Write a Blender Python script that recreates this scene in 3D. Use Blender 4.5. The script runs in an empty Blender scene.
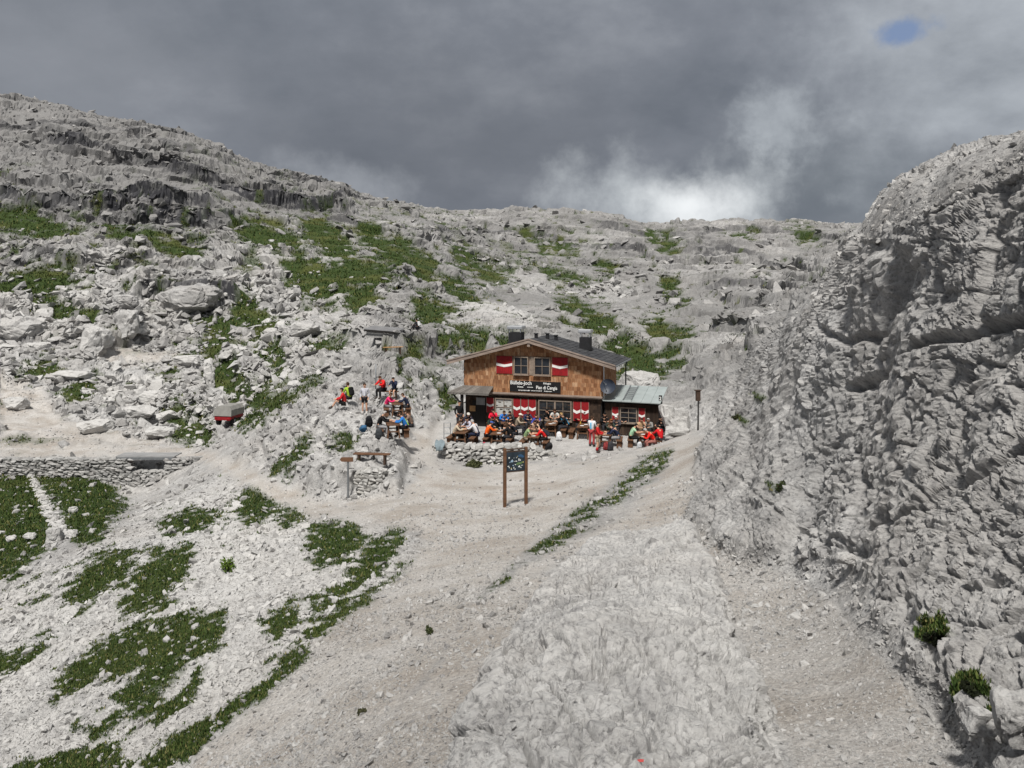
import bpy, bmesh, math, random
import numpy as np
from concurrent.futures import ThreadPoolExecutor
from mathutils import Vector, Matrix

random.seed(7)
rng = np.random.default_rng(7)
scene = bpy.context.scene
COL = scene.collection
F, CX, HY = 800.0, 512.0, 286.0          # focal length in pixels, picture centre, eye level

# ------------------------------------------------------------------ numpy noise
POOL = ThreadPoolExecutor(4)
def chunked(fn, *arrs):
    n = len(arrs[0]); k = 16
    cuts = [(i * n // k, (i + 1) * n // k) for i in range(k)]
    res = list(POOL.map(lambda c: fn(*[a[c[0]:c[1]] for a in arrs]), cuts))
    if isinstance(res[0], tuple):
        return tuple(np.concatenate([r[j] for r in res]) for j in range(len(res[0])))
    return np.concatenate(res)

def hash3(ix, iy, iz, seed):
    h = (ix.astype(np.uint32) * np.uint32(374761393) + iy.astype(np.uint32) * np.uint32(668265263)
         + iz.astype(np.uint32) * np.uint32(2147483647) + np.uint32(seed * 974634777 % 4294967296))
    h = (h ^ (h >> np.uint32(13))) * np.uint32(1274126177)
    h = (h ^ (h >> np.uint32(16))) * np.uint32(2246822519)
    return h ^ (h >> np.uint32(15))

def u01(h): return (h & np.uint32(0xFFFFFF)).astype(np.float32) * np.float32(1 / 16777216.0)

def vnoise(x, y, z, seed=0):
    """smooth value noise in -1..1"""
    def f(x, y, z):
        x = x.astype(np.float32); y = y.astype(np.float32); z = z.astype(np.float32)
        fx, fy, fz = np.floor(x), np.floor(y), np.floor(z)
        ix, iy, iz = fx.astype(np.int32), fy.astype(np.int32), fz.astype(np.int32)
        tx, ty, tz = x - fx, y - fy, z - fz
        tx = tx * tx * (3 - 2 * tx); ty = ty * ty * (3 - 2 * ty); tz = tz * tz * (3 - 2 * tz)
        out = 0
        for a in (0, 1):
            for b in (0, 1):
                for c in (0, 1):
                    w = (tx if a else 1 - tx) * (ty if b else 1 - ty) * (tz if c else 1 - tz)
                    out = out + w * u01(hash3(ix + a, iy + b, iz + c, seed))
        return out * 2 - 1
    return chunked(f, x, y, z)

def fbm(x, y, z, octs=4, seed=0, gain=.5):
    o = 0; a = 1; s = 0
    for i in range(octs):
        o = o + a * vnoise(x * 2 ** i + 13.1 * i, y * 2 ** i + 7.7 * i, z * 2 ** i, seed + i); s += a; a *= gain
    return o / s

def worley(x, y, z, seed=0, kk=13.0):
    """blocky cells: returns (random facet height -1..1, edge distance F2-F1)"""
    kk = np.broadcast_to(np.asarray(kk, np.float32), x.shape)
    def f(x, y, z, kk):
        x = x.astype(np.float32); y = y.astype(np.float32); z = z.astype(np.float32)
        bx, by, bz = np.floor(x - .5), np.floor(y - .5), np.floor(z - .5)
        f1 = np.full(x.shape, 9., np.float32); f2 = f1.copy(); val = np.zeros_like(f1); ws = np.full_like(f1, 1e-9)
        for a in (0, 1):
            for b in (0, 1):
                for c in (0, 1):
                    cx, cy, cz = bx + a, by + b, bz + c
                    h = hash3(cx.astype(np.int32), cy.astype(np.int32), cz.astype(np.int32), seed)
                    h2 = (h * np.uint32(2654435761)) ^ (h >> np.uint32(7))
                    h3 = (h2 * np.uint32(2246822519)) ^ (h2 >> np.uint32(11))
                    h4 = (h3 * np.uint32(3266489917)) ^ (h3 >> np.uint32(9))
                    dx = x - (cx + .5 + .8 * (u01(h) - .5)); dy = y - (cy + .5 + .8 * (u01(h2) - .5)); dz = z - (cz + .5 + .8 * (u01(h3) - .5))
                    d = dx * dx + dy * dy + dz * dz
                    v = (u01(h4) * 2 - 1) * .6 + (u01(h2 >> np.uint32(5)) - .5) * 1.6 * dx + (u01(h3 >> np.uint32(5)) - .5) * 1.6 * dy + (u01(h4 >> np.uint32(3)) - .5) * 1.6 * dz
                    nearer = d < f1
                    f2 = np.where(nearer, f1, np.minimum(f2, d))
                    wt = np.exp(-kk * d); val += wt * v; ws += wt
                    f1 = np.where(nearer, d, f1)
        return val / ws, np.sqrt(f2) - np.sqrt(f1)
    return chunked(f, x, y, z, kk)

def sstep(a, b, x):
    t = np.clip((x - a) / (b - a), 0, 1)
    return t * t * (3 - 2 * t)

def poly_sdf(poly, x, y, reach=30):
    """signed distance to a polygon, positive inside; -reach outside the box"""
    p = np.array(poly, float)
    out = np.full(x.shape, -float(reach), np.float32)
    m = (x > p[:, 0].min() - reach) & (x < p[:, 0].max() + reach) & (y > p[:, 1].min() - reach) & (y < p[:, 1].max() + reach)
    xi, yi = x[m], y[m]
    if xi.size == 0: return out
    d2 = np.full(xi.shape, 1e9); ins = np.zeros(xi.shape, bool)
    for i in range(len(p)):
        ax, ay = p[i]; bx, by = p[(i + 1) % len(p)]
        ex, ey = bx - ax, by - ay
        t = np.clip(((xi - ax) * ex + (yi - ay) * ey) / (ex * ex + ey * ey + 1e-9), 0, 1)
        d2 = np.minimum(d2, (xi - ax - t * ex) ** 2 + (yi - ay - t * ey) ** 2)
        c = ((ay > yi) != (by > yi))
        ins ^= c & (xi < (bx - ax) * (yi - ay) / ((by - ay) if by != ay else 1e-9) + ax)
    d = np.sqrt(d2); out[m] = np.maximum(np.where(ins, d, -d), -reach)
    return out

def polys_sdf(polys, x, y, reach=30):
    o = None
    for p in polys:
        s = poly_sdf(p, x, y, reach)
        o = s if o is None else np.maximum(o, s)
    return o

# ------------------------------------------------------------------ lie of the land
# Surveyed sight lines: bearings (columns) against distances (rows), giving the drop below eye level.
ROWS = [1.5, 3, 5, 6, 7, 8.5, 10, 12, 14, 16, 18, 20, 23, 26, 30, 34, 36, 38, 40, 43, 46, 50, 53, 56.4, 58, 60, 70, 85, 105, 130, 160, 200, 250, 320, 450]
PROF = {
 -400: {1.5:1600,3:1330,5:1160,7:1080,10:975,14:880,18:800,23:720,30:640,40:560,46:525,53:497,56.4:482,58:458,60:450,70:415,85:365,105:302,130:222,160:140,200:60,250:20,320:20,450:60},
 -150: {1.5:1500,3:1230,5:1090,7:1010,10:915,14:820,18:745,23:680,30:612,40:545,46:515,53:492,56.4:481,58:457.5,60:450,70:418,85:370,105:308,130:234,160:158,200:72,250:50,320:55,450:90},
    0: {1.5:1450,3:1170,5:1040,6:1000,7:965,8.5:915,10:870,12:820,14:778,16:740,18:708,20:680,23:648,26:622,30:592,34:567,40:533,46:508,53:488,56.4:480,58:457,60:451,70:420,85:374,105:314,130:242,160:170,200:98,250:85,320:90,450:120},
  100: {1.5:1400,3:1120,5:990,6:950,7:915,8.5:868,10:825,12:778,14:734,16:695,18:665,20:640,23:610,26:585,30:560,34:540,40:516,46:502,53:488,56.4:484,58:457,60:452,70:420,85:378,105:318,130:245,160:178,200:121,250:112,320:115,450:140},
  130: {1.5:1385,3:1108,5:975,6:935,7:900,8.5:854,10:812,12:763,14:719,16:683,18:655,20:631,23:602,26:578,30:555,34:536,40:520,46:511,50:506,53:503,56.4:498,58:457,60:451,70:422,85:382,105:322,130:251,160:183,200:128,250:119,320:122,450:146},
  170: {1.5:1365,3:1091,5:954,6:914,7:879,8.5:835,10:794,12:742,14:699,16:666,18:640,20:617,23:590,26:567,30:546,34:528,40:510,46:495,50:488,53:483,56.4:478,58:457,60:450,70:425,85:388,105:328,130:259,160:190,200:137,250:129,320:131,450:154},
  200: {1.5:1350,3:1080,5:940,6:900,7:865,8.5:822,10:782,12:728,14:684,16:654,18:630,20:608,23:582,26:561,30:540,34:523,40:504,46:487,53:470,56.4:463,58:457,60:450,70:427,85:392,105:332,130:265,160:195,200:144,250:136,320:138,450:160},
  300: {1.5:1320,3:1040,5:890,6:845,7:808,8.5:768,10:730,12:688,14:650,16:625,18:603,20:585,23:562,26:545,30:527,34:514,38:504,40:496,41.4:476,43.5:462,46:450,53:415,60:388,70:362,85:342,105:312,130:275,160:228,200:186,250:174,320:174,450:190},
  350: {1.5:1310,3:1025,5:860,6:815,7:778,8.5:735,10:700,12:662,14:634,16:612,18:594,20:579,23:559,26:542,30:524,34:510,36.3:503,37.4:473,39:459,43:447,46:436,50:418,53:410,56.4:401,58:397,60:391,70:360,85:333,105:306,130:274,160:238,200:203,250:192,320:192,450:205},
  380: {1.5:1305,3:1017,5:848,6:800,7:762,8.5:719,10:686,12:652,14:626,16:606,18:589,20:575,23:556,26:540,30:521,34:506,36.2:500,37.3:472,39:461,43:451,46:441,50:423,53:407,56.4:397,58:392,60:385,70:354,85:328,105:302,130:273,160:243,200:210,250:200,320:200,450:212},
  400: {1.5:1300,3:1010,5:840,6:790,7:750,8.5:706,10:676,12:644,14:620,16:601,18:586,20:573,23:555,26:538,30:518,34:502,36:494,38:485,40:472,43:458,46:446,50:424,53:407,56.4:394,58:387,60:380,70:350,85:326,105:300,130:272,160:246,200:215,250:204,320:205,450:216},
  450: {1.5:1293,3:1000,5:805,6:760,7:725,8.5:690,10:662,12:630,14:607,16:590,18:576,20:564,23:548,26:534,30:517,34:502,36:494,38:487,40:479,43:469,46:459,50:436,53:425,56.4:412,58:406,60:399,70:365,85:328,105:312,130:290,160:262,200:232,250:211,320:210,450:220},
  500: {1.5:1286,3:990,5:785,6:745,7:715,8.5:682,10:655,12:623,14:600,16:583,18:568,20:556,23:541,26:530,30:515,34:502,36:495,38:488,40:482,43:473,46:464,50:438,53:430,56.4:420,60:408,70:375,85:325,105:318,130:300,160:278,200:248,250:213,320:212,450:220},
  550: {1.5:1290,3:990,5:788,6:746,7:715,8.5:682,10:656,12:627,14:604,16:585,18:566,20:552,23:538,26:526,30:511,34:496,38:484,40:476,43:466,46:455,50:438,53:430,56.4:420,60:409,70:380,85:342,105:330,130:308,160:280,200:249,250:209,320:210,450:220},
  600: {1.5:1295,3:990,5:795,6:748,7:715,8.5:685,10:662,12:638,14:616,16:595,18:574,20:555,23:533,26:516,30:499,34:485,38:470,40:465,43:459,46:451,50:438,53:430,56.4:421,60:412,70:385,85:362,105:345,130:315,160:283,200:252,250:213,320:215,450:222},
  650: {1.5:1300,3:990,5:805,6:755,7:722,8.5:690,10:666,12:640,14:617,16:594,18:570,20:549,23:523,26:509,30:492,34:477,38:464,40:459,43:453,46:446,50:437,53:428,56.4:415,60:405,70:388,85:365,105:338,130:310,160:280,200:250,250:226,320:225,450:230},
  700: {1.5:1300,3:990,5:810,6:756,7:720,8.5:683,10:656,12:626,14:602,16:580,18:558,20:538,23:516,26:494,30:470,34:455,38:446,40:442,43:436,46:430,50:421,53:415,60:400,70:383,85:360,105:335,130:308,160:280,200:248,250:224,320:222,450:232},
  750: {1.5:1300,3:985,5:810,6:754,7:718,8.5:682,10:654,12:622,14:594,16:567,18:537,20:508,23:474,26:450,30:428,34:408,38:394,40:388,46:372,53:362,60:357,70:350,85:338,105:320,130:297,160:275,200:247,250:224,320:222,450:236},
 800: {1.5:1300,3:980,5:810,6:752,7:713,8.5:674,10:644,12:612,14:584,16:548,18:472,20:402,22:352,24:328,28:316,34:310,40:308,46:310,53:312,60:314,70:314,85:310,105:300,130:285,160:268,200:245,250:224,320:223,450:240},
 850: {1.5:1300,3:975,5:805,6:748,7:705,8.5:660,10:622,12:583,13.2:552,14:520,16:418,18:338,20:282,21.5:262,24:254,28:250,34:250,46:252,60:253,70:254,85:254,105:250,130:245,160:238,200:230,250:225,320:226,450:244},
 878: {1.5:1300,3:972,5:802,6:743,7:696,8.5:643,10:588,11.5:530,13:480,14.5:405,16:330,17.5:255,18.8:206,20:194,23:192,30:195,40:200,46:206,53:212,60:217,70:222,85:225,105:226,130:227,160:228,200:229,250:230,320:232,450:248},
 900: {1.5:1300,3:970,5:800,6:740,7:690,8.5:632,9:612,10:535,11:480,12.2:450,13:385,14:300,15.5:218,16.8:177,18.5:169,21:170,30:178,40:190,46:197,53:205,60:212,70:218,85:222,105:224,130:225,160:226,200:228,250:230,320:232,450:248},
 950: {1.5:1300,3:965,5:790,6:735,7:690,7.6:660,8.5:560,9.4:490,10.6:455,11.5:360,12.5:262,13.6:180,14.4:154,16:150,20:153,30:156,34:160,40:170,46:180,53:190,60:200,70:208,85:214,105:220,130:224,160:226,200:228,250:232,320:235,450:250},
 1024: {1.5:1300,3:960,5:768,6:705,6.6:655,7.3:560,8.0:490,8.8:440,9.6:340,10.6:225,11.6:143,12.3:122,14:116,18:118,23:124,30:134,34:148,40:163,46:178,53:190,60:200,70:208,85:214,105:220,130:224,160:227,200:230,250:234,320:238,450:252},
 1200: {1.5:1250,3:880,4:720,5:590,5.8:450,6.6:300,7.5:160,8.5:60,9.5:30,12:25,16:35,23:60,30:85,34:105,40:125,46:145,53:160,60:175,70:190,85:200,105:210,130:218,160:224,200:230,250:236,320:240,450:255},
 1500: {1.5:1150,2.5:820,3.3:600,4.2:400,5:220,6:40,7:-60,9:-80,14:-60,23:-10,30:40,34:70,40:95,46:120,53:140,60:155,70:175,85:190,105:202,130:212,160:220,200:228,250:236,320:242,450:258},
}
_gp = np.arange(-420, 1524, 4.0); _gs = np.arange(math.log(1.4), math.log(470), .006)
def _build_base():
    cols = sorted(PROF); tab = np.zeros((len(cols), len(_gs)))
    for i, c in enumerate(cols):
        ks = sorted(PROF[c]); tab[i] = np.interp(_gs, np.log(ks), [PROF[c][k] for k in ks])
    g = np.zeros((len(_gp), len(_gs)))
    for j in range(len(_gs)): g[:, j] = np.interp(_gp, cols, tab[:, j])
    def blur(a, sig, ax):
        r = int(3 * sig) + 1; k = np.exp(-.5 * (np.arange(-r, r + 1) / sig) ** 2); k /= k.sum()
        pad = [(0, 0), (0, 0)]; pad[ax] = (r, r); b = np.pad(a, pad, mode='edge')
        out = np.zeros_like(a)
        for i, w in enumerate(k):
            out += w * (b[i:i + a.shape[0]] if ax == 0 else b[:, i:i + a.shape[1]])
        return out
    return blur(blur(g, 2.6, 0), 2.2, 1)
_G = _build_base()
def base_py(px, Y):
    a = np.clip((px - _gp[0]) / 4.0, 0, len(_gp) - 1.001); b = np.clip((np.log(Y) - _gs[0]) / .006, 0, len(_gs) - 1.001)
    i = a.astype(int); j = b.astype(int); u = a - i; v = b - j
    return (_G[i, j] * (1 - u) * (1 - v) + _G[i + 1, j] * u * (1 - v) + _G[i, j + 1] * (1 - u) * v + _G[i + 1, j + 1] * u * v)

# ------------------------------------------------------------------ ground cover outlines
PATHS = [
 [(405,450),(425,466),(402,498),(345,506),(330,503),(290,490),(250,470),(225,458),(180,449),(100,446),(0,443),(-420,442),(-420,457),(0,455),(100,455),(205,458),(235,476),(270,500),(310,516),(360,520),(415,526),(425,535),(395,570),(330,625),(250,695),(170,775),(300,775),(385,700),(440,640),(465,596),(508,556),(556,520),(598,490),(642,452),(600,462),(560,467),(470,470),(436,464),(430,450),(447,424),(428,426)],
 [(640,450),(690,436),(706,436),(702,478),(690,518),(640,528),(590,538),(540,562),(505,590),(484,588),(520,558),(570,537),(630,508),(660,480),(674,455)],
 [(700,525),(745,548),(790,562),(838,592),(895,650),(950,720),(970,790),(820,790),(780,700),(748,640),(722,572)],
 [(470,590),(540,560),(562,574),(520,610),(495,660),(470,720),(440,800),(290,790),(380,700),(440,640)],
 [(100,300+45),(140,352),(175,350),(178,358),(130,362),(100,362)],
 [(0,382),(40,388),(60,420),(110,432),(160,440),(160,447),(60,444),(0,440)],
]
GRASS = [
 [(-420,462),(0,473),(28,474),(45,505),(48,540),(30,560),(18,576),(0,580),(-420,640)],
 [(38,475),(95,475),(115,488),(124,505),(108,520),(97,538),(75,541),(60,512)],
 [(150,552),(185,545),(187,572),(170,590),(150,605),(125,598),(135,575)],
 [(85,565),(110,550),(135,553),(125,575),(95,590),(65,600),(70,590)],
 [(60,670),(90,640),(130,620),(170,608),(215,605),(225,600),(215,625),(180,640),(150,680),(120,686),(115,680),(140,655),(100,665),(70,685),(50,685)],
 [(-100,690),(0,648),(30,640),(45,628),(30,655),(0,668),(-100,720)],
 [(303,636),(302,655),(285,670),(240,690),(220,715),(170,747),(150,758),(140,745),(180,720),(210,705),(240,680),(270,655)],
 [(80,712),(150,690),(180,685),(200,655),(180,692),(150,702),(95,720)],
 [(-50,775),(20,752),(65,738),(120,735),(125,745),(90,765),(30,775)],
 [(160,520),(195,512),(215,515),(205,528),(165,530)],
 [(235,500),(255,485),(275,493),(276,508),(250,525),(240,515)],
 [(278,505),(298,502),(302,516),(286,522)],
 [(310,525),(350,522),(360,535),(345,553),(320,555),(308,540)],
 [(365,540),(395,525),(400,530),(385,555),(350,585),(310,605),(318,588),(350,570)],
 [(310,620),(345,592),(380,576),(427,548),(426,556),(390,580),(350,605),(320,622)],
 [(265,612),(290,595),(300,600),(280,625)],
 [(236,425),(280,398),(312,380),(322,385),(300,402),(245,428)],
 [(275,472),(310,445),(319,450),(302,470),(285,478)],
 [(330,466),(345,440),(362,445),(350,466)],
 [(234,226),(252,221),(275,227),(297,242),(298,252),(275,252),(245,245)],
 [(302,221),(322,219),(345,236),(352,252),(364,262),(350,270),(320,252),(305,238)],
 [(284,262),(300,254),(330,268),(345,257),(375,261),(394,275),(380,289),(352,296),(330,303),(318,308),(303,296),(287,282)],
 [(356,232),(370,229),(395,244),(420,264),(420,274),(395,269),(375,253),(360,241)],
 [(383,240),(400,238),(425,255),(437,270),(425,276),(400,258)], [(453,246),(470,249),(480,268),(468,276),(455,260)], [(470,262),(490,268),(506,278),(496,286),(476,275)],
 [(429,277),(450,281),(470,291),(482,305),(465,304),(445,293),(432,289)],
 [(419,298),(428,293),(440,309),(456,309),(453,321),(425,329),(416,326)],
 [(349,290),(372,285),(377,300),(370,316),(351,316)], [(283,285),(296,290),(310,305),(300,306)],
 [(233,304),(250,299),(275,317),(291,335),(270,346),(250,341),(235,326)],
 [(206,324),(226,328),(246,345),(236,353),(214,346)], [(205,366),(220,358),(237,372),(252,387),(270,391),(264,406),(235,404),(206,388)],
 [(304,351),(322,341),(343,337),(341,353),(325,363),(308,363)], [(294,391),(312,378),(323,374),(318,389),(299,399)], [(253,352),(275,349),(294,360),(280,367),(257,363)],
 [(398,357),(415,344),(421,352),(405,378),(414,396),(408,399),(396,378)],
 [(170,412),(195,415),(213,425),(205,441),(180,441),(168,430)], [(520,236),(560,246),(575,256),(545,252)], [(540,268),(575,276),(585,284),(556,280)],
 [(-100,275),(0,280),(40,268),(80,278),(87,288),(40,296),(0,298),(-100,300)],
 [(-100,205),(0,210),(40,218),(80,235),(60,241),(20,233),(0,229),(-100,225)],
 [(100,228),(150,235),(200,250),(190,262),(150,250),(110,240)],
 [(555,300),(580,306),(602,318),(624,338),(652,360),(664,376),(655,380),(628,364),(603,344),(578,327),(560,317)],
 [(643,328),(662,320),(674,338),(683,346),(672,360),(653,346)], [(674,333),(690,334),(694,345),(680,346)], [(613,370),(635,364),(642,379),(619,384)],
 [(660,280),(676,280),(680,298),(690,306),(682,314),(666,302)], [(648,240),(672,241),(684,253),(670,254)], [(600,262),(618,268),(612,276),(598,270)],
 [(28,299),(60,304),(98,318),(90,326),(55,319),(30,312)],
 [(185,318),(215,315),(240,325),(230,340),(200,335)], [(18,360),(48,362),(58,375),(40,379),(25,373)], [(55,385),(95,383),(100,395),(70,399)],
 [(300,350),(340,344),(338,361),(308,366)], [(205,340),(235,342),(235,362),(210,360)],
 [(430,340),(470,336),(520,346),(480,353),(440,351)],
 [(455,330),(425,310),(420,318),(440,330)],
 [(405,262),(430,262),(438,285),(420,288)],
 [(345,300),(372,292),(380,305),(352,312)],
 [(416,368),(430,376),(450,402),(446,408),(424,386)],
 [(0,405),(15,408),(10,418),(0,418)], [(45,430),(62,433),(58,440),(42,438)], [(0,436),(22,440),(20,448),(0,447)],
 [(790,236),(808,233),(818,241),(800,243)], [(735,242),(755,240),(752,246)],
 [(650,238),(672,245),(668,252),(650,246)],
]
BANK = [[(470,592),(500,566),(545,530),(585,505),(620,484),(645,456),(674,446),(670,466),(640,487),(600,514),(560,538),(520,560),(486,586)]]
CLIFF = [[(690,512),(698,462),(710,434),(692,426),(668,420),(664,386),(700,372),(756,347),(812,306),(850,240),(1530,-100),(1530,800),(1040,790),(985,745),(955,690),(905,640),(872,600),(858,566),(828,552),(790,548),(742,548)]]
SLAB = [[(690,518),(640,526),(590,542),(552,572),(520,610),(495,660),(470,720),(440,800),(800,800),(780,700),(748,640),(724,572)]]
SCREE = [[(225,475),(300,510),(420,540),(400,570),(330,625),(250,690),(150,790),(-420,1100),(-420,620),(0,585),(60,560),(110,530),(190,490)]]
# hard rock ledges across the hillside: (line, height in metres, reach)
LEDGES = [
 ([(-420,150),(-60,190),(0,206),(60,212),(120,220),(190,222),(215,224)], 3.6, 40),
 ([(40,150),(90,156),(130,166),(175,176)], 2.2, 26),
 ([(165,186),(215,196),(265,205),(330,214),(350,222)], 3.0, 26),
 ([(130,222),(200,226),(238,226)], 2.4, 20),
 ([(130,298),(170,303),(215,305),(245,305)], 3.0, 24),
 ([(-60,130),(0,138),(60,136),(120,146),(200,168)], 1.6, 20),
 ([(-100,345),(0,345),(34,345)], 1.6, 16),
 ([(96,322),(120,324),(142,322)], 1.6, 14), ([(105,345),(122,348),(136,345)], 1.8, 14),
 ([(0,262),(50,262),(110,272),(160,270)], 1.6, 20),
 ([(330,225),(400,238),(460,240)], 1.6, 18),
 ([(470,232),(540,240),(600,252),(650,262)], 1.8, 16),
 ([(690,250),(750,262),(820,282)], 1.8, 14), ([(700,290),(760,292),(800,300)], 1.6, 12), ([(690,236),(760,236),(850,246)], 1.4, 10),
 ([(590,225),(640,238),(690,244)], 1.4, 12), ([(330,318),(372,326),(400,330)], 1.0, 12),
]
# ------------------------------------------------------------------ terrain mesh
PXS = np.unique(np.concatenate([np.arange(-410, -60, 7.0), np.arange(-60, 1090, 1.6), np.arange(1090, 1500, 7.0)]))
_s = [math.log(1.6)]
while _s[-1] < math.log(440):
    y = math.exp(_s[-1])
    _s.append(_s[-1] + (.012 if y < 4 else .0030 if y < 6 else .0019 if y < 24 else .0028 if y < 60 else .0034 if y < 90 else .0024 if y < 235 else .006 if y < 270 else .02))
SS = np.array(_s); YS = np.exp(SS)
TERRACE = [(-4.5, 46.4), (-4.1, 45.7), (2.8, 45.9), (5.5, 45.6), (8.6, 46.3), (9.6, 47.5), (10.0, 50), (9.8, 53), (6.0, 56.5), (-3.0, 58.5), (-5.0, 54), (-4.9, 50)]
FLOOR = -9.5
KNOLL = [[(225, 470), (262, 420), (330, 340), (420, 340), (450, 400), (415, 425), (412, 460), (400, 500), (330, 500), (300, 495), (262, 468)]]
def floor_z(y): return np.clip(-9.56 + .055 * (y - 45.7), -9.6, -9.22)
class NS: pass
def macro(PX, YY):
    """lie of the land and ground cover, without the small relief"""
    r = NS()
    PY = base_py(PX, YY) + 9 * sstep(100, 180, YY) * sstep(420, 150, PX) + 3 * sstep(120, 200, YY)
    X = (PX - CX) / F * YY; Y = YY; Z = -(PY - HY) / F * YY
    tsdf = poly_sdf(TERRACE, X, Y, 3)
    tw = sstep(-.5, .15, tsdf)
    Z = Z * (1 - tw) + floor_z(Y) * tw
    PY = HY - Z / Y * F
    nz = fbm(X * .9, Y * .9, Z * .9, 4, 11)                    # metre-scale wobble for every outline
    nz2 = fbm(X * .22, Y * .22, Z * .22, 3, 31)
    scale_px = np.clip(F / Y, 3, 120)                          # pixels per metre
    wob = nz * np.clip(scale_px * .5, 3, 9) + nz2 * 5
    wx, wy = PX + wob, PY + wob * .5
    path_s = polys_sdf(PATHS, wx * .5 + PX * .5, wy * .5 + PY * .5, 30)
    path = sstep(-8, 6, path_s + nz * 6)
    cliff = sstep(-7, 7, polys_sdf(CLIFF, PX + wob * .6, PY + wob * .4, 30)) * sstep(75, 55, Y)
    cliff = np.maximum(cliff, sstep(860, 900, PX) * sstep(20, 30, Y))
    slab_s = polys_sdf(SLAB, PX + wob * .8, PY + wob * .5, 60)
    slab = sstep(-4, 5, slab_s) * (1 - cliff) * (Y < 30)
    scree = sstep(-15, 15, polys_sdf(SCREE, wx, wy, 30)) * (Y < 56)
    path = path * (1 - cliff) * (1 - slab) * (1 - tw * .2)
    hill = sstep(56, 66, Y) * (1 - cliff)
    knoll = sstep(0, 10, polys_sdf(KNOLL, PX, PY, 30)) * ((Y > 33) & (Y < 85)) * (1 - path) * (1 - tw)
    path = path * (1 - .95 * sstep(-2, 3, polys_sdf(BANK, wx, wy, 30)))
    gr_s = polys_sdf(GRASS, wx, wy, 30)
    gn = fbm(X * 2.2, Y * 2.2, Z * 2.2, 4, 51, .65)
    gn_far = fbm(X * .55, Y * .55, Z * .9, 4, 57, .6)
    gnn = np.where(Y < 62, gn, gn_far)
    grass = sstep(-4, 7, gr_s + gnn * 23 * (1 - .6 * knoll) + 5.2 - 4.4 * knoll + .35 * np.minimum(gr_s, 0))
    halo = sstep(-16, 2, gr_s + np.where(Y < 62, gn, gn_far) * 16) * (1 - path) * (1 - cliff) * (1 - tw) * (1 - slab)
    bank = sstep(-3, 5, polys_sdf(BANK, wx, wy, 30)) * (Y < 46) * (Y > 16)
    grass = np.maximum(grass, bank * sstep(-.16, .10, gn + .16 * sstep(24, 40, Y)))
    # thin turf that finds its own pockets across the slope
    hz = sstep(-.2, .4, nz2 + fbm(X * .04, Y * .04, Z * .04, 3, 77) * 1.2) * hill
    auto = hz * (1 - .8 * knoll) * sstep(.02, .22, gn_far + .06 * nz) * sstep(660, 440, PX) * sstep(130, 240, PY)
    auto = np.maximum(auto, hill * sstep(.26, .42, gn_far + .2 * nz2) * sstep(160, 240, PY) * .9)
    streak = vnoise(X * .22 + Y * .05, Y * .03, Z * 0, 78) + .5 * gn_far
    auto = np.maximum(auto, hill * sstep(.45, .8, streak) * sstep(225, 260, PY) * sstep(620, 560, PX) * .8)
    scr = sstep(.20, .36, gn + .15 * nz2) * scree * sstep(.0, .3, fbm(X * .3, Y * .3, Z * .3, 2, 79)) * .8
    grass = np.maximum(np.maximum(grass, auto), scr) * (1 - path) * (1 - cliff) * (1 - tw) * (1 - slab)
    grass = np.maximum(grass, sstep(-3, 3, polys_sdf([[(922, 620), (945, 615), (962, 640), (945, 650), (925, 645)], [(955, 680), (985, 678), (990, 692), (962, 698)], [(985, 706), (1000, 704), (1000, 716)], [(772, 484), (781, 488), (776, 495)], [(754, 392), (764, 396), (758, 402)], [(738, 416), (748, 420), (742, 425)]], wx, wy, 20)))
    # the rounded rock hump stands out of the trodden ground
    m_px = Y / F
    Z = Z + (.36 * sstep(-.04, .22, slab_s * m_px) + .46 * sstep(0, 1.4, slab_s * m_px)) * (Y < 30) * sstep(30, 24, Y) - .26 * sstep(34, 22, Y) * (1 - cliff)
    Z = Z + .40 * sstep(0, 12, polys_sdf(KNOLL, PX, PY, 30)) * sstep(56, 46, Y) * 1.5 * (Y > 33) * (1 - path)
    # ledges: hard beds that stand out of the slope
    stain = np.zeros_like(Z); rise = np.zeros_like(Z)
    lw = fbm(X * .10, Y * .10, Z * .1, 4, 91)
    lws = fbm(X * .05, Y * .05, Z * 0, 2, 93)
    gully = fbm(X * .07, Y * .05, Z * .0, 3, 95)
    for li, (line, hgt, reach) in enumerate(LEDGES):
        l = np.array(line, float)
        pl = np.interp(PX, l[:, 0], l[:, 1]) + lws * 9 + lw * .6 + vnoise(PX * .03 + li * 9, PX * 0, PX * 0, 120 + li) * 4
        ends = sstep(l[0, 0] - 12, l[0, 0] + 14, PX) * sstep(l[-1, 0] + 12, l[-1, 0] - 14, PX)
        d = pl - PY                                            # >0 : above the line
        up = sstep(-.5, .5, d) * np.exp(-np.clip(d, 0, None) / reach)
        m = hill * ends
        hh = hgt * np.clip(.95 + .7 * gully + .4 * lws, .15, 1.5)
        rise += m * up * hh
        stain = np.maximum(stain, m * sstep(-1.5, -.3, d) * sstep(1.6, .4, d) * np.clip(hh / hgt, 0, 1) * min(1, hgt / 2.4))
    # natural bedding steps on the whole hillside
    strength = hill * np.clip(.65 + .9 * lws, 0, .95) * (1 - .75 * grass) * (1 - path)
    for bh, amt, sh in ((2.9, .8, .08), (1.15, .8, .06)):
        bed = (Z + .08 * X + .16 * nz2 + 2.4 * lws) / bh + sh * .5 * nz
        fr = bed - np.floor(bed)
        Z = Z + (sstep(.0, .16, fr) - fr) * bh * amt * strength * (1 if bh > 2 else sstep(-.3, .3, gn_far))
        if bh > 2: stain = np.maximum(stain, .55 * strength * sstep(.0, .05, fr) * sstep(.17, .1, fr) * sstep(.0, .5, lw + gully) * sstep(330, 240, PY))
    Z = Z + rise
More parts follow.
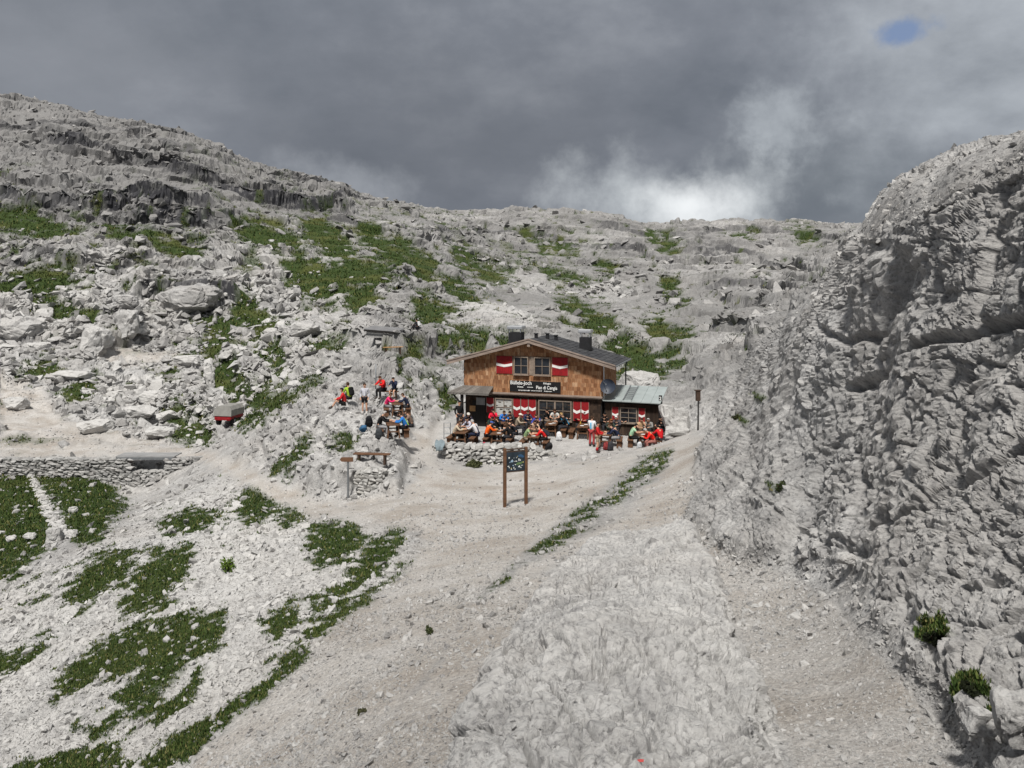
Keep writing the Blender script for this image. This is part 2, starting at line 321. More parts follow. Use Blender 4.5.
    # the knoll breaks into steep cracked steps
    kb = (Z + .25 * X + .8 * nz2 + .3 * nz) / 1.1; fr = kb - np.floor(kb)
    Z = Z + (sstep(0, .2, fr) - fr) * 1.1 * .55 * knoll * (1 - hill) * (1 - grass)
    for k, v in list(locals().items()):
        if k not in ('r', 'k', 'v'): setattr(r, k, v)
    return r

# rows follow the relief: steep faces get as many points as they show
_c = PXS[::4] if (len(PXS) - 1) % 4 == 0 else np.append(PXS[::4], PXS[-1])
a_, b_ = np.meshgrid(_c, YS)
_z = macro(a_.ravel(), b_.ravel()).Z.reshape(len(YS), len(_c))
_p = -_z / YS[:, None] * F
NR = 1560
wgt = np.abs(np.diff(_p, axis=0)); wgt = np.clip(wgt, 0, 12) + np.diff(SS)[:, None] * 95
wgt *= np.where((YS[:-1] < 3.2) | (YS[:-1] > 255), .15, 1)[:, None]
cum = np.concatenate([np.zeros((1, len(_c))), np.cumsum(wgt, 0)]); cum /= cum[-1]
ym = np.stack([np.interp(np.linspace(0, 1, NR), cum[:, i], SS) for i in range(len(_c))], 1)
def _sm(a, n):
    for _ in range(n):
        q = np.pad(a, ((0, 0), (2, 2)), mode='edge'); a = (q[:, :-4] + 2 * q[:, 1:-3] + 3 * q[:, 2:-2] + 2 * q[:, 3:-1] + q[:, 4:]) / 9
    return a
y_far = _sm(ym, 3); y_near = _sm(ym, 260)
wn = _sm(sstep(math.log(62), math.log(40), y_near), 40)
ym = y_far * (1 - wn) + y_near * wn
ym = np.maximum.accumulate(ym + np.linspace(0, 1e-4, NR)[:, None], axis=0)
Yg = np.exp(np.stack([np.interp(PXS, _c, ym[j]) for j in range(NR)]))
NC = len(PXS)
PX = np.tile(PXS, NR); YY = Yg.ravel()
R_ = macro(PX, YY)
PY, X, Y, Z, tw, nz, nz2, wob, wx, wy, path, cliff, slab, scree, hill, knoll, grass, halo, bank, stain, lw = (getattr(R_, k) for k in 'PY X Y Z tw nz nz2 wob wx wy path cliff slab scree hill knoll grass halo bank stain lw'.split())
front = Y < 62
soft = 1 - .85 * np.maximum(path * np.where(Y < 62, 1, .45), tw)
soft = soft * (1 - .7 * grass)
sp = Y * .0021
def fade(lam): return np.clip((lam / sp - 2.0) / 3.0, 0, 1)

CREV = [([(735,478),(760,500),(800,535),(830,548),(858,552)], 3, .07), ([(856,556),(872,530),(905,498),(950,470),(1000,440),(1060,425)], 6, .26),
        ([(842,385),(870,372),(900,348),(935,335),(985,318),(1060,300)], 8, .30), ([(905,640),(935,625),(950,600),(960,570)], 5, .22), ([(955,690),(985,640),(1010,610),(1060,580)], 5, .3),
        ([(930,600),(960,560),(985,540)], 4, .25), ([(820,330),(850,345),(875,330),(890,270)], 6, .22), ([(700,440),(715,420),(735,400)], 4, .3), ([(960,330),(975,280),(985,230)], 5, .3),
        ([(592,598),(586,622),(570,640)], 2.5, .09), ([(628,606),(640,626)], 2.5, .09), ([(560,660),(552,690),(540,700)], 2.5, .10), ([(675,640),(690,652)], 2.5, .06), ([(590,575),(620,566)], 2.2, .07), ([(735,610),(742,640)], 2.5, .06), ([(600,690),(606,716)], 2.2, .06), ([(520,660),(512,690)], 2.5, .08), ([(655,590),(668,606)], 2.2, .06), ([(690,590),(706,596)], 2.2, .05)]
KJ = [([(338,345),(300,385),(262,432)], 2.2, .22), ([(352,360),(318,400),(285,440),(268,462)], 2.2, .25), ([(372,372),(345,400),(312,440),(300,470)], 2.4, .28), ([(322,350),(285,390)], 1.8, .18), ([(330,470),(345,452),(368,440)], 2.4, .3), ([(318,490),(326,470),(338,450)], 2.2, .3), ([(300,420),(280,448)], 1.8, .15), ([(380,395),(355,420)], 2, .2)]
carve = np.zeros_like(Z)
for ln_, wd_, dp_ in CREV:
    dd = np.full(Z.shape, 1e3)
    a_ = np.array(ln_, float); qx = PX + nz * 9; qy = PY + nz2 * 12 + nz * 6
    for i in range(len(a_) - 1):
        ex, ey = a_[i + 1] - a_[i]; tt = np.clip(((qx - a_[i, 0]) * ex + (qy - a_[i, 1]) * ey) / (ex * ex + ey * ey), 0, 1)
        dd = np.minimum(dd, np.hypot(qx - a_[i, 0] - tt * ex, qy - a_[i, 1] - tt * ey))
    carve = np.maximum(carve, dp_ * sstep(wd_, 0, dd) * (YY < 45) * np.maximum(cliff, slab))
for ln_, wd_, dp_ in KJ:
    dd = np.full(Z.shape, 1e3)
    a_ = np.array(ln_, float); qx = PX + nz * 5; qy = PY + nz2 * 6
    for i in range(len(a_) - 1):
        ex, ey = a_[i + 1] - a_[i]; tt = np.clip(((qx - a_[i, 0]) * ex + (qy - a_[i, 1]) * ey) / (ex * ex + ey * ey), 0, 1)
        dd = np.minimum(dd, np.hypot(qx - a_[i, 0] - tt * ex, qy - a_[i, 1] - tt * ey))
    carve = np.maximum(carve, dp_ * sstep(wd_, 0, dd) * knoll)
P = np.stack([X, Y, Z], 1)
def grid_normals(P):
    G = P.reshape(NR, NC, 3)
    du = np.zeros_like(G); dv = np.zeros_like(G)
    du[:, 1:-1] = G[:, 2:] - G[:, :-2]; du[:, 0] = G[:, 1] - G[:, 0]; du[:, -1] = G[:, -1] - G[:, -2]
    dv[1:-1] = G[2:] - G[:-2]; dv[0] = G[1] - G[0]; dv[-1] = G[-1] - G[-2]
    n = np.cross(du, dv); n /= np.linalg.norm(n, axis=2, keepdims=True) + 1e-9
    return n.reshape(-1, 3)
N = grid_normals(P)
zone_scree = scree * (1 - grass) * (1 - path)
other = np.clip(1 - hill - cliff - slab - zone_scree, 0, 1)
def amp(h, c, s, sc, k, o):
    return (hill * h + cliff * c + slab * s + zone_scree * sc + knoll * (1 - hill) * k + other * o) * soft
wxn = fbm(X * .35, Y * .35, Z * .35, 2, 140); wyn = fbm(X * .35 + 40, Y * .35, Z * .35, 2, 150)
slabby = sstep(-.15, .25, fbm(X * .045, Y * .045, Z * .06, 3, 820) + .25 * sstep(560, 680, PX) - .2 * sstep(270, 320, PY) * sstep(360, 300, PX))
hs = (1 - .72 * hill * slabby) * (1 - .75 * hill * sstep(.6, .3, N[:, 2])) * (1 - .30 * knoll)
hq = (1 - .2 * knoll) * 1.0 - hill * (.45 * sstep(380, 520, PX) + .25 * sstep(240, 330, PY))
disp = -carve; crack = np.zeros_like(Z)
dt = (fbm(X / 9, Y / 9, Z / 9, 3, 200)) * amp(.9, .45, .16, .15, .35, .06)
disp += dt * fade(9)
for lam, a, sd, crk in [
    (9.0, amp(1.0, .2, 0, 0, 0, 0) * hq, 210, .35),
    (3.6, amp(.75, .24, .14, .05, .45, .04) * hq * (.5 + .5 * hs), 220, .45),
    (1.5, amp(.34, .11, .12, .08, .26, .04) * hq * hs, 230, .6),
    (.62, amp(.15, .075, .065, .07, .11, .03) * hs, 240, .9),
    (.25, amp(.07, .040, .038, .05, .045, .022) * hs, 250, .9),
    (.10, amp(0, .020, .018, .02, .015, .010), 260, .8)]:
    zs = np.where(hill > .5, 3.2, 1.25)
    v, e = worley((X + wxn * lam * .5) / lam, (Y + wyn * lam * .5) / lam, Z / lam * zs, sd, np.where(cliff > .5, 16.0, 11.0 if lam > 1 else 15.0).astype(np.float32))
    f_ = fade(lam)
    disp += v * a * f_
    c = sstep(.13, .0, e) * np.minimum(1, a / lam * 9) * f_ * (1 - grass)
    disp -= c * a * crk
    crack = np.maximum(crack, c)
disp += fbm(X * 5, Y * 5, Z * 5, 3, 300) * amp(.05, .045, .02, .03, .04, .012) * fade(.2)
P = P + N * disp[:, None]
# planes of weakness: bedding and joints split the bare rock
def planes(nx, ny, nzv, spacing, wv, width, seed):
    q = (X * nx + Y * ny + Z * nzv) / spacing + wv * fbm(X * .3, Y * .3, Z * .3, 3, seed)
    k = np.floor(q); f = q - k; e = np.minimum(f, 1 - f) * spacing
    lay = u01(hash3(k.astype(np.int32), (k * 0).astype(np.int32), (k * 0).astype(np.int32), seed)); lay2 = u01(hash3((k + 1).astype(np.int32), (k * 0).astype(np.int32), (k * 0).astype(np.int32), seed))
    return sstep(width, 0, e), lay + (lay2 - lay) * sstep(.86, 1.0, f)
rock_w = np.maximum(cliff, 0) * (Y < 60)
broken = sstep(-.25, .2, fbm(X * .7, Y * .7, Z * .7, 2, 905))
shift = np.zeros_like(Z)
for a_ in [(.28, -.12, .95, 1.15, .35, .06, 901), (.30, .92, -.22, 1.9, .30, .07, 902), (.75, .55, .35, 3.1, .30, .10, 903)]:
    g_, l_ = planes(*a_); shift += rock_w * ((l_ - .5) * .13 * a_[3] ** .5 - g_ * .07 * broken)
for a_ in [(.90, .38, .1, .62, .35, .030, 911), (-.35, .92, .1, .85, .35, .032, 912), (.6, -.75, .1, 1.7, .3, .045, 913)]:
    g_, l_ = planes(*a_); shift += slab * ((l_ - .5) * .07 * a_[3] ** .5 - g_ * .11 * broken)
P = P + N * shift[:, None]
# the trodden path keeps a fine gravel grain
P[:, 2] += vnoise(X * 9, Y * 9, Z * 9, 320) * .012 * path * fade(.1)
N = grid_normals(P)
HG = P.reshape(NR, NC, 3)

def ground_z(x, y):
    """height of the finished ground under a point"""
    px = CX + F * x / y; s = math.log(y)
    i = int(np.searchsorted(PXS, px)); i = min(max(i, 2), NC - 3)
    j = int(np.searchsorted(Yg[:, i], y)); j = min(max(j, 2), NR - 3)
    w = HG[max(j - 5, 0):j + 6, i - 2:i + 3].reshape(-1, 3)
    d = (w[:, 0] - x) ** 2 + (w[:, 1] - y) ** 2
    k = np.argsort(d)[:4]
    return float(w[k, 2].mean())
def spot(px, yd):
    x = (px - CX) / F * yd
    return Vector((x, yd, ground_z(x, yd)))

# ------------------------------------------------------------------ materials
def new_mat(name):
    m = bpy.data.materials.new(name); m.use_nodes = True
    nt = m.node_tree; nt.nodes.clear()
    out = nt.nodes.new('ShaderNodeOutputMaterial'); b = nt.nodes.new('ShaderNodeBsdfPrincipled')
    nt.links.new(b.outputs[0], out.inputs[0])
    b.inputs['Roughness'].default_value = .9; b.inputs['Specular IOR Level'].default_value = .2
    return m, nt, b
def nd(nt, t, **kw):
    n = nt.nodes.new(t)
    for k, v in kw.items():
        if k.startswith('i_'):
            key = k[2:]; n.inputs[int(key) if key.isdigit() else key].default_value = v
        else: setattr(n, k, v)
    return n
def mixc(nt, fac, a, b, mode='MIX'):
    n = nt.nodes.new('ShaderNodeMix'); n.data_type = 'RGBA'; n.blend_type = mode
    for sock, v in ((n.inputs[0], fac), (n.inputs[6], a), (n.inputs[7], b)):
        if hasattr(v, 'is_output') or isinstance(v, bpy.types.NodeSocket): nt.links.new(v, sock)
        elif isinstance(v, (tuple, list)): sock.default_value = (*v, 1) if len(v) == 3 else v
        else: sock.default_value = v
    return n.outputs[2]
def ramp(nt, src, stops):
    n = nt.nodes.new('ShaderNodeValToRGB'); el = n.color_ramp.elements
    while len(el) < len(stops): el.new(.5)
    for e, (p, c) in zip(el, stops):
        e.position = p; e.color = (c, c, c, 1) if isinstance(c, (int, float)) else (*c, 1)
    nt.links.new(src, n.inputs[0]); return n.outputs[0]
def noise(nt, vec, scale, detail=4, rough=.55, out=0):
    n = nd(nt, 'ShaderNodeTexNoise', i_Scale=scale, i_Detail=detail, i_Roughness=rough)
    nt.links.new(vec, n.inputs['Vector']); return n.outputs[out]

def terrain_material():
    m, nt, b = new_mat('limestone_ground')
    pos = nd(nt, 'ShaderNodeNewGeometry').outputs['Position']
    at = nd(nt, 'ShaderNodeAttribute', attribute_name='cover')
    sep = nd(nt, 'ShaderNodeSeparateColor'); nt.links.new(at.outputs['Color'], sep.inputs[0])
    grass_o, path_o, stain_o = sep.outputs[0], sep.outputs[1], sep.outputs[2]
    tone_o = at.outputs['Alpha']
    n_big = noise(nt, pos, .25, 5, .6); n_mid = noise(nt, pos, 1.6, 6, .65); n_fin = noise(nt, pos, 14, 6, .7)
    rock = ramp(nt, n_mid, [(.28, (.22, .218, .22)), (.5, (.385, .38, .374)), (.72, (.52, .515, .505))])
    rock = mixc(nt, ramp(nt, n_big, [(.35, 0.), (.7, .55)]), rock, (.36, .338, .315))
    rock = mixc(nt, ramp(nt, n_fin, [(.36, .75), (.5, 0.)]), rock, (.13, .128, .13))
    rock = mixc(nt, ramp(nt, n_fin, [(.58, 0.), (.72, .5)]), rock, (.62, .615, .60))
    grey = mixc(nt, .72, rock, (.14, .137, .135))           # weathered, lichen-grown rock; deepened to carry the dome's painted cloud shade
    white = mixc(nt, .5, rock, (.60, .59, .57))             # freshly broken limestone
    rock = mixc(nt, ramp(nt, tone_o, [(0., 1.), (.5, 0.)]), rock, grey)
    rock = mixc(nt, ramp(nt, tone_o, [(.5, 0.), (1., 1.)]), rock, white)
    # black water streaks under the ledges
    mp = nd(nt, 'ShaderNodeMapping'); mp.inputs['Scale'].default_value = (.9, .6, .45); nt.links.new(pos, mp.inputs[0])
    streak = ramp(nt, noise(nt, mp.outputs[0], 1.0, 4, .6), [(.33, 0.), (.50, 1.)])
    sm = nd(nt, 'ShaderNodeMath', operation='MULTIPLY'); nt.links.new(streak, sm.inputs[0]); nt.links.new(stain_o, sm.inputs[1])
    rock = mixc(nt, sm.outputs[0], rock, (.045, .045, .05))
    gravel = ramp(nt, noise(nt, pos, 22, 5, .75), [(.3, (.31, .295, .275)), (.5, (.44, .42, .40)), (.72, (.57, .555, .535))])
    gravel = mixc(nt, ramp(nt, noise(nt, pos, .9, 4, .6), [(.4, 0.), (.7, .7)]), gravel, (.36, .335, .305))
    gravel = mixc(nt, ramp(nt, noise(nt, pos, .35, 5, .65), [(.45, 0.), (.62, .75)]), gravel, (.30, .265, .23))
    peb = nd(nt, 'ShaderNodeTexVoronoi', feature='F1', i_Scale=26.0); nt.links.new(pos, peb.inputs['Vector'])
    gravel = mixc(nt, .45, gravel, mixc(nt, 1.0, gravel, ramp(nt, peb.outputs['Color'], [(.1, .45), (.9, 1.5)]), 'MULTIPLY'))
    col = mixc(nt, path_o, rock, gravel)
    turf = ramp(nt, noise(nt, pos, 3.0, 5, .7), [(.3, (.020, .034, .009)), (.55, (.036, .058, .014)), (.8, (.085, .088, .036))])
    dry = ramp(nt, noise(nt, pos, .18, 3, .5), [(.49, 0.), (.70, .5)])
    sy = nd(nt, 'ShaderNodeSeparateXYZ'); nt.links.new(pos, sy.inputs[0])
    mr = nd(nt, 'ShaderNodeMapRange'); nt.links.new(sy.outputs[1], mr.inputs[0]); mr.inputs[1].default_value = 48; mr.inputs[2].default_value = 85; mr.inputs[3].default_value = .15; mr.inputs[4].default_value = 1.0
    dm = nd(nt, 'ShaderNodeMath', operation='MULTIPLY'); nt.links.new(dry, dm.inputs[0]); nt.links.new(mr.outputs[0], dm.inputs[1])
    turf = mixc(nt, dm.outputs[0], turf, (.12, .115, .035))
    col = mixc(nt, grass_o, col, turf)
    nt.links.new(col, b.inputs['Base Color'])
    vor = nd(nt, 'ShaderNodeTexVoronoi', feature='F1', i_Scale=9.0); nt.links.new(pos, vor.inputs['Vector'])
    vor2 = nd(nt, 'ShaderNodeTexVoronoi', feature='F1', i_Scale=2.2); nt.links.new(pos, vor2.inputs['Vector'])
    bn = noise(nt, pos, 28, 8, .75)
    bp0 = nd(nt, 'ShaderNodeBump', i_Strength=.5, i_Distance=.25); nt.links.new(vor2.outputs['Color'], bp0.inputs['Height'])
    bp1 = nd(nt, 'ShaderNodeBump', i_Strength=.45, i_Distance=.05); nt.links.new(vor.outputs['Color'], bp1.inputs['Height']); nt.links.new(bp0.outputs[0], bp1.inputs['Normal'])
    bp2 = nd(nt, 'ShaderNodeBump', i_Strength=.85, i_Distance=.04); nt.links.new(bn, bp2.inputs['Height']); nt.links.new(bp1.outputs[0], bp2.inputs['Normal'])
    nt.links.new(bp2.outputs[0], b.inputs['Normal'])
    return m
M_TERR = terrain_material()

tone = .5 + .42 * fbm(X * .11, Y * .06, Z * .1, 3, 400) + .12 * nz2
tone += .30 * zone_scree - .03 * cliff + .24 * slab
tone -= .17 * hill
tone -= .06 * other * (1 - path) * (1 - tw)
tone -= .62 * hill * sstep(250, 195, PY) * sstep(430, 300, PX)                   # bare dome above the ledges: weathered, with cloud shade painted into its tone
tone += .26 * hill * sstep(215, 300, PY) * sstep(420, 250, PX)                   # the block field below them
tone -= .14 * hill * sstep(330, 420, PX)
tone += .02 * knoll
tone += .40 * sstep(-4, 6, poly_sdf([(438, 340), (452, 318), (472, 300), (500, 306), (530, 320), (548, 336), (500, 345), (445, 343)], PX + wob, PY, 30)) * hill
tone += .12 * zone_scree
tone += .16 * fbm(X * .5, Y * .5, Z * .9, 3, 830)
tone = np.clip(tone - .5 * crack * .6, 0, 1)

def mesh_from(verts, quads, name, mat, smooth=True, attr=None):
    me = bpy.data.meshes.new(name)
    nv, nq = len(verts), len(quads); k = quads.shape[1]
    me.vertices.add(nv); me.vertices.foreach_set('co', np.ascontiguousarray(verts, np.float32).ravel())
    me.loops.add(nq * k); me.loops.foreach_set('vertex_index', np.ascontiguousarray(quads, np.int32).ravel())
    me.polygons.add(nq); me.polygons.foreach_set('loop_start', np.arange(nq, dtype=np.int32) * k)
    me.polygons.foreach_set('use_smooth', np.full(nq, smooth, bool))
    if attr is not None:
        a = me.attributes.new('cover', 'FLOAT_COLOR', 'POINT'); a.data.foreach_set('color', np.ascontiguousarray(attr, np.float32).ravel())
    me.update(); me.validate()
    me.materials.append(mat)
    return me

idx = np.arange(NR * NC).reshape(NR, NC)
quads = np.stack([idx[:-1, :-1], idx[:-1, 1:], idx[1:, 1:], idx[1:, :-1]], -1).reshape(-1, 4)
q0 = quads[:, 0]
zone = np.zeros(len(q0), int)                                # ground
zone[hill[q0] > .5] = 1
zone[slab[q0] > .5] = 2
zone[path[q0] > .5] = 3
zone[cliff[q0] > .5] = 4
zone[tw[q0] > .5] = 5
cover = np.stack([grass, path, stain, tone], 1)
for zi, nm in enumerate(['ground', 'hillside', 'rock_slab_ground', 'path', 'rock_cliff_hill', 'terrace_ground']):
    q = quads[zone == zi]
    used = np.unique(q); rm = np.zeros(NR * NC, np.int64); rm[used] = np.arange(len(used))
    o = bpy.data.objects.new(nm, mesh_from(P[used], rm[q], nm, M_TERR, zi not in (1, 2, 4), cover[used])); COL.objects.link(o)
    o['kind'] = 'structure'
print('terrain verts', NR * NC)
# ------------------------------------------------------------------ loose rubble and turf
def hull_shape(n, seed, flat):
    r = np.random.default_rng(seed)
    p = r.normal(size=(n, 3)); p /= np.linalg.norm(p, axis=1, keepdims=True)
    p = np.sign(p) * np.abs(p) ** .75 * r.uniform(.75, 1, (n, 1)) * np.array([1, r.uniform(.6, .9), flat])
    bm = bmesh.new()
    for v in p: bm.verts.new(v)
    res = bmesh.ops.convex_hull(bm, input=bm.verts)
    bmesh.ops.delete(bm, geom=[g for g in res['geom_interior'] if isinstance(g, bmesh.types.BMVert)], context='VERTS')
    bmesh.ops.triangulate(bm, faces=bm.faces)
    bm.verts.index_update()
    v = np.array([x.co for x in bm.verts]); f = np.array([[q.index for q in g.verts] for g in bm.faces])
    bm.free(); return v, f

G2 = HY - P[:, 2].reshape(NR, NC) / Yg * F
dpy = np.zeros_like(G2); dpy[:-1] = np.abs(G2[:-1] - G2[1:]); dpx = np.gradient(PXS)
area = (np.clip(dpy, .12, 6) * dpx[None, :]).ravel() * ((PX > -120) & (PX < 1150) & (YY > 3.2) & (YY < 270))

def pick(weight, n):
    w = area * weight; w /= w.sum()
    return rng.choice(len(w), n, p=w)

def bake(ids, size, shapes, tilt=.35, sink=.25, jitter=True):
    """stones of the given sizes (metres, half length) set on terrain points"""
    which = rng.integers(0, len(shapes), len(ids)); V = []; FC = []; T = []; base = 0
    for k, (sv, sf) in enumerate(shapes):
        m = which == k; i = ids[m]; s = size[m]; n = len(i)
        if n == 0: continue
        a = rng.uniform(0, 2 * np.pi, n); tx = rng.normal(0, tilt, n); ty = rng.normal(0, tilt, n)
        ca, sa = np.cos(a), np.sin(a)
        x = sv[None, :, 0] * ca[:, None] - sv[None, :, 1] * sa[:, None]
        y = sv[None, :, 0] * sa[:, None] + sv[None, :, 1] * ca[:, None]
        z = sv[None, :, 2] + x * tx[:, None] + y * ty[:, None]
        str_ = rng.uniform(.75, 1.25, (n, 3))
        v = np.stack([x * str_[:, :1], y * str_[:, 1:2], z * str_[:, 2:]], -1) * s[:, None, None]
        pos = P[i].copy()
        pos[:, 0] += rng.uniform(-.5, .5, n) * YY[i] * .002; pos[:, 1] += rng.uniform(-.5, .5, n) * YY[i] * .003
        pos[:, 2] += s * sink * rng.uniform(-.4, 1, n)
        v = v + pos[:, None, :]
        V.append(v.reshape(-1, 3)); L = len(sv)
        FC.append((sf[None] + (np.arange(n) * L)[:, None, None] + base).reshape(-1, 3)); base += n * L
        t = np.clip(tone[i] + rng.normal(.10, .16, n), .05, 1)
        T.append(np.repeat(t, L))
    T = np.concatenate(T)
    return np.concatenate(V), np.concatenate(FC), np.stack([T * 0, T * 0, T * 0, T], 1)

SH = [hull_shape(11, 500 + k, .62) for k in range(8)]
SH_FLAT = [hull_shape(12, 540 + k, .38) for k in range(6)]
clump = sstep(-.25, .35, fbm(X * .5, Y * .5, Z * .5, 3, 600))
w_near = (zone_scree * (.25 + .75 * clump) + knoll * .12 * clump * (1 - hill) + path * front * (.10 + .42 * clump * (tw < .5) * sstep(520, 580, PY)) + slab * .07 * clump + bank * .8 * clump
          + other * .35 * (1 - path) + cliff * .03 * (N[:, 2] > .75)) * (YY < 62) * (1 - .6 * grass) * (1 - tw * .93)
# rubble gathers at the foot of the cliff
foot = sstep(-26, -4, polys_sdf(CLIFF, PX, PY, 30)) * (1 - cliff) * (YY < 30)
w_near = np.maximum(w_near, foot * .8 * (1 - tw))
clump2 = sstep(-.05, .4, fbm(X * .11, Y * .11, Z * .11, 3, 610))
w_far = hill * (.04 + .96 * clump * np.maximum(clump2, .8 * sstep(270, 330, PY) * sstep(330, 260, PX)) * sstep(200, 300, PY)) * (1 - .7 * grass) * (1 - .35 * path)

def scatter(name, weight, n, smin, smax, power, shapes, mmin, mmax):
    ids = pick(weight, n)
    u = rng.random(n); pxs = smin * (smax / smin) ** (u ** power)
    size = np.clip(pxs * YY[ids] / F * .5, mmin, mmax)
    size = np.where(path[ids] > .5, np.minimum(size, .10), size)
    size = np.where(slab[ids] > .5, np.minimum(size, .14), size)
    v, f, c = bake(ids, size, shapes)
    o = bpy.data.objects.new(name, mesh_from(v, f, name, M_TERR, False, c)); COL.objects.link(o)
    o['kind'] = 'stuff'
    return o
scatter('scree_rubble', w_near, 72000, 1.3, 13, 3.0, SH, .012, .42)
scatter('hillside_rubble', w_far * (1 - .75 * slabby) * (1 - .85 * knoll), 24000, 1.3, 18, 3.0, SH_FLAT + SH[:3], .06, 1.3)

w_peb = (path * front * sstep(470, 560, PY) * (.3 + .7 * clump) + zone_scree * .8 + bank * .5 + foot * .6) * (1 - .9 * grass) * (YY < 62) * (1 - tw)
SH_P = [hull_shape(6, 580 + k, .7) for k in range(6)]
scatter('gravel', w_peb, 130000, 1.1, 5.0, 2.0, SH_P, .008, .12)
w_blk = hill * sstep(345, 310, PX) * sstep(278, 300, PY) * (1 - .8 * grass) * (1 - .9 * path) * (.2 + .8 * clump)
scatter('block_rubble', w_blk, 2200, 4, 18, 1.8, [hull_shape(16, 590 + k, .62) for k in range(6)], .2, 1.1)

def turf_mesh():
    n = 110000
    ids = pick((sstep(.12, .75, grass) ** 1.3 + .10 * halo * sstep(.0, .3, fbm(X * 3, Y * 3, Z * 3, 2, 620))) * np.where(YY < 62, 1.0, .6), n)
    h = np.clip(rng.uniform(1.3, 3.2, n) * YY[ids] / F, .05, .38) * rng.uniform(.6, 1.1, n)
    pos = P[ids].copy(); pos[:, 0] += rng.uniform(-1, 1, n) * YY[ids] * .0016; pos[:, 1] += rng.uniform(-1, 1, n) * YY[ids] * .003
    V = np.zeros((n, 3, 3, 3), np.float32)
    for b in range(3):
        a = rng.uniform(0, 2 * np.pi, n); lean = rng.uniform(.1, .8, n); wd = h * rng.uniform(.16, .32, n)
        dx, dy = np.cos(a), np.sin(a)
        ox = pos + np.stack([rng.normal(0, .3, n) * h, rng.normal(0, .3, n) * h, -h * .08], 1)
        V[:, b, 0] = ox + np.stack([-dy * wd, dx * wd, h * 0], 1)
        V[:, b, 1] = ox + np.stack([dy * wd, -dx * wd, h * 0], 1)
        V[:, b, 2] = ox + np.stack([dx * h * lean, dy * h * lean, h], 1)
    v = V.reshape(-1, 3); f = np.arange(n * 9).reshape(-1, 3)
    m, nt, b = new_mat('alpine_turf')
    pos_ = nd(nt, 'ShaderNodeNewGeometry').outputs['Position']
    rnd = nd(nt, 'ShaderNodeNewGeometry').outputs['Random Per Island']
    c1 = ramp(nt, rnd, [(0, (.016, .032, .007)), (.5, (.034, .060, .012)), (.82, (.070, .096, .022)), (1, (.17, .15, .06))])
    dry = ramp(nt, noise(nt, pos_, .18, 3, .5), [(.49, 0.), (.70, .5)])
    sy = nd(nt, 'ShaderNodeSeparateXYZ'); nt.links.new(pos_, sy.inputs[0])
    mr = nd(nt, 'ShaderNodeMapRange'); nt.links.new(sy.outputs[1], mr.inputs[0]); mr.inputs[1].default_value = 48; mr.inputs[2].default_value = 85; mr.inputs[3].default_value = .15; mr.inputs[4].default_value = 1.0
    dm = nd(nt, 'ShaderNodeMath', operation='MULTIPLY'); nt.links.new(dry, dm.inputs[0]); nt.links.new(mr.outputs[0], dm.inputs[1])
    c1 = mixc(nt, dm.outputs[0], c1, (.13, .12, .04))
    nt.links.new(c1, b.inputs['Base Color'])
    o = bpy.data.objects.new('grass', mesh_from(v, f, 'grass', m, False)); COL.objects.link(o); o['kind'] = 'stuff'
turf_mesh()
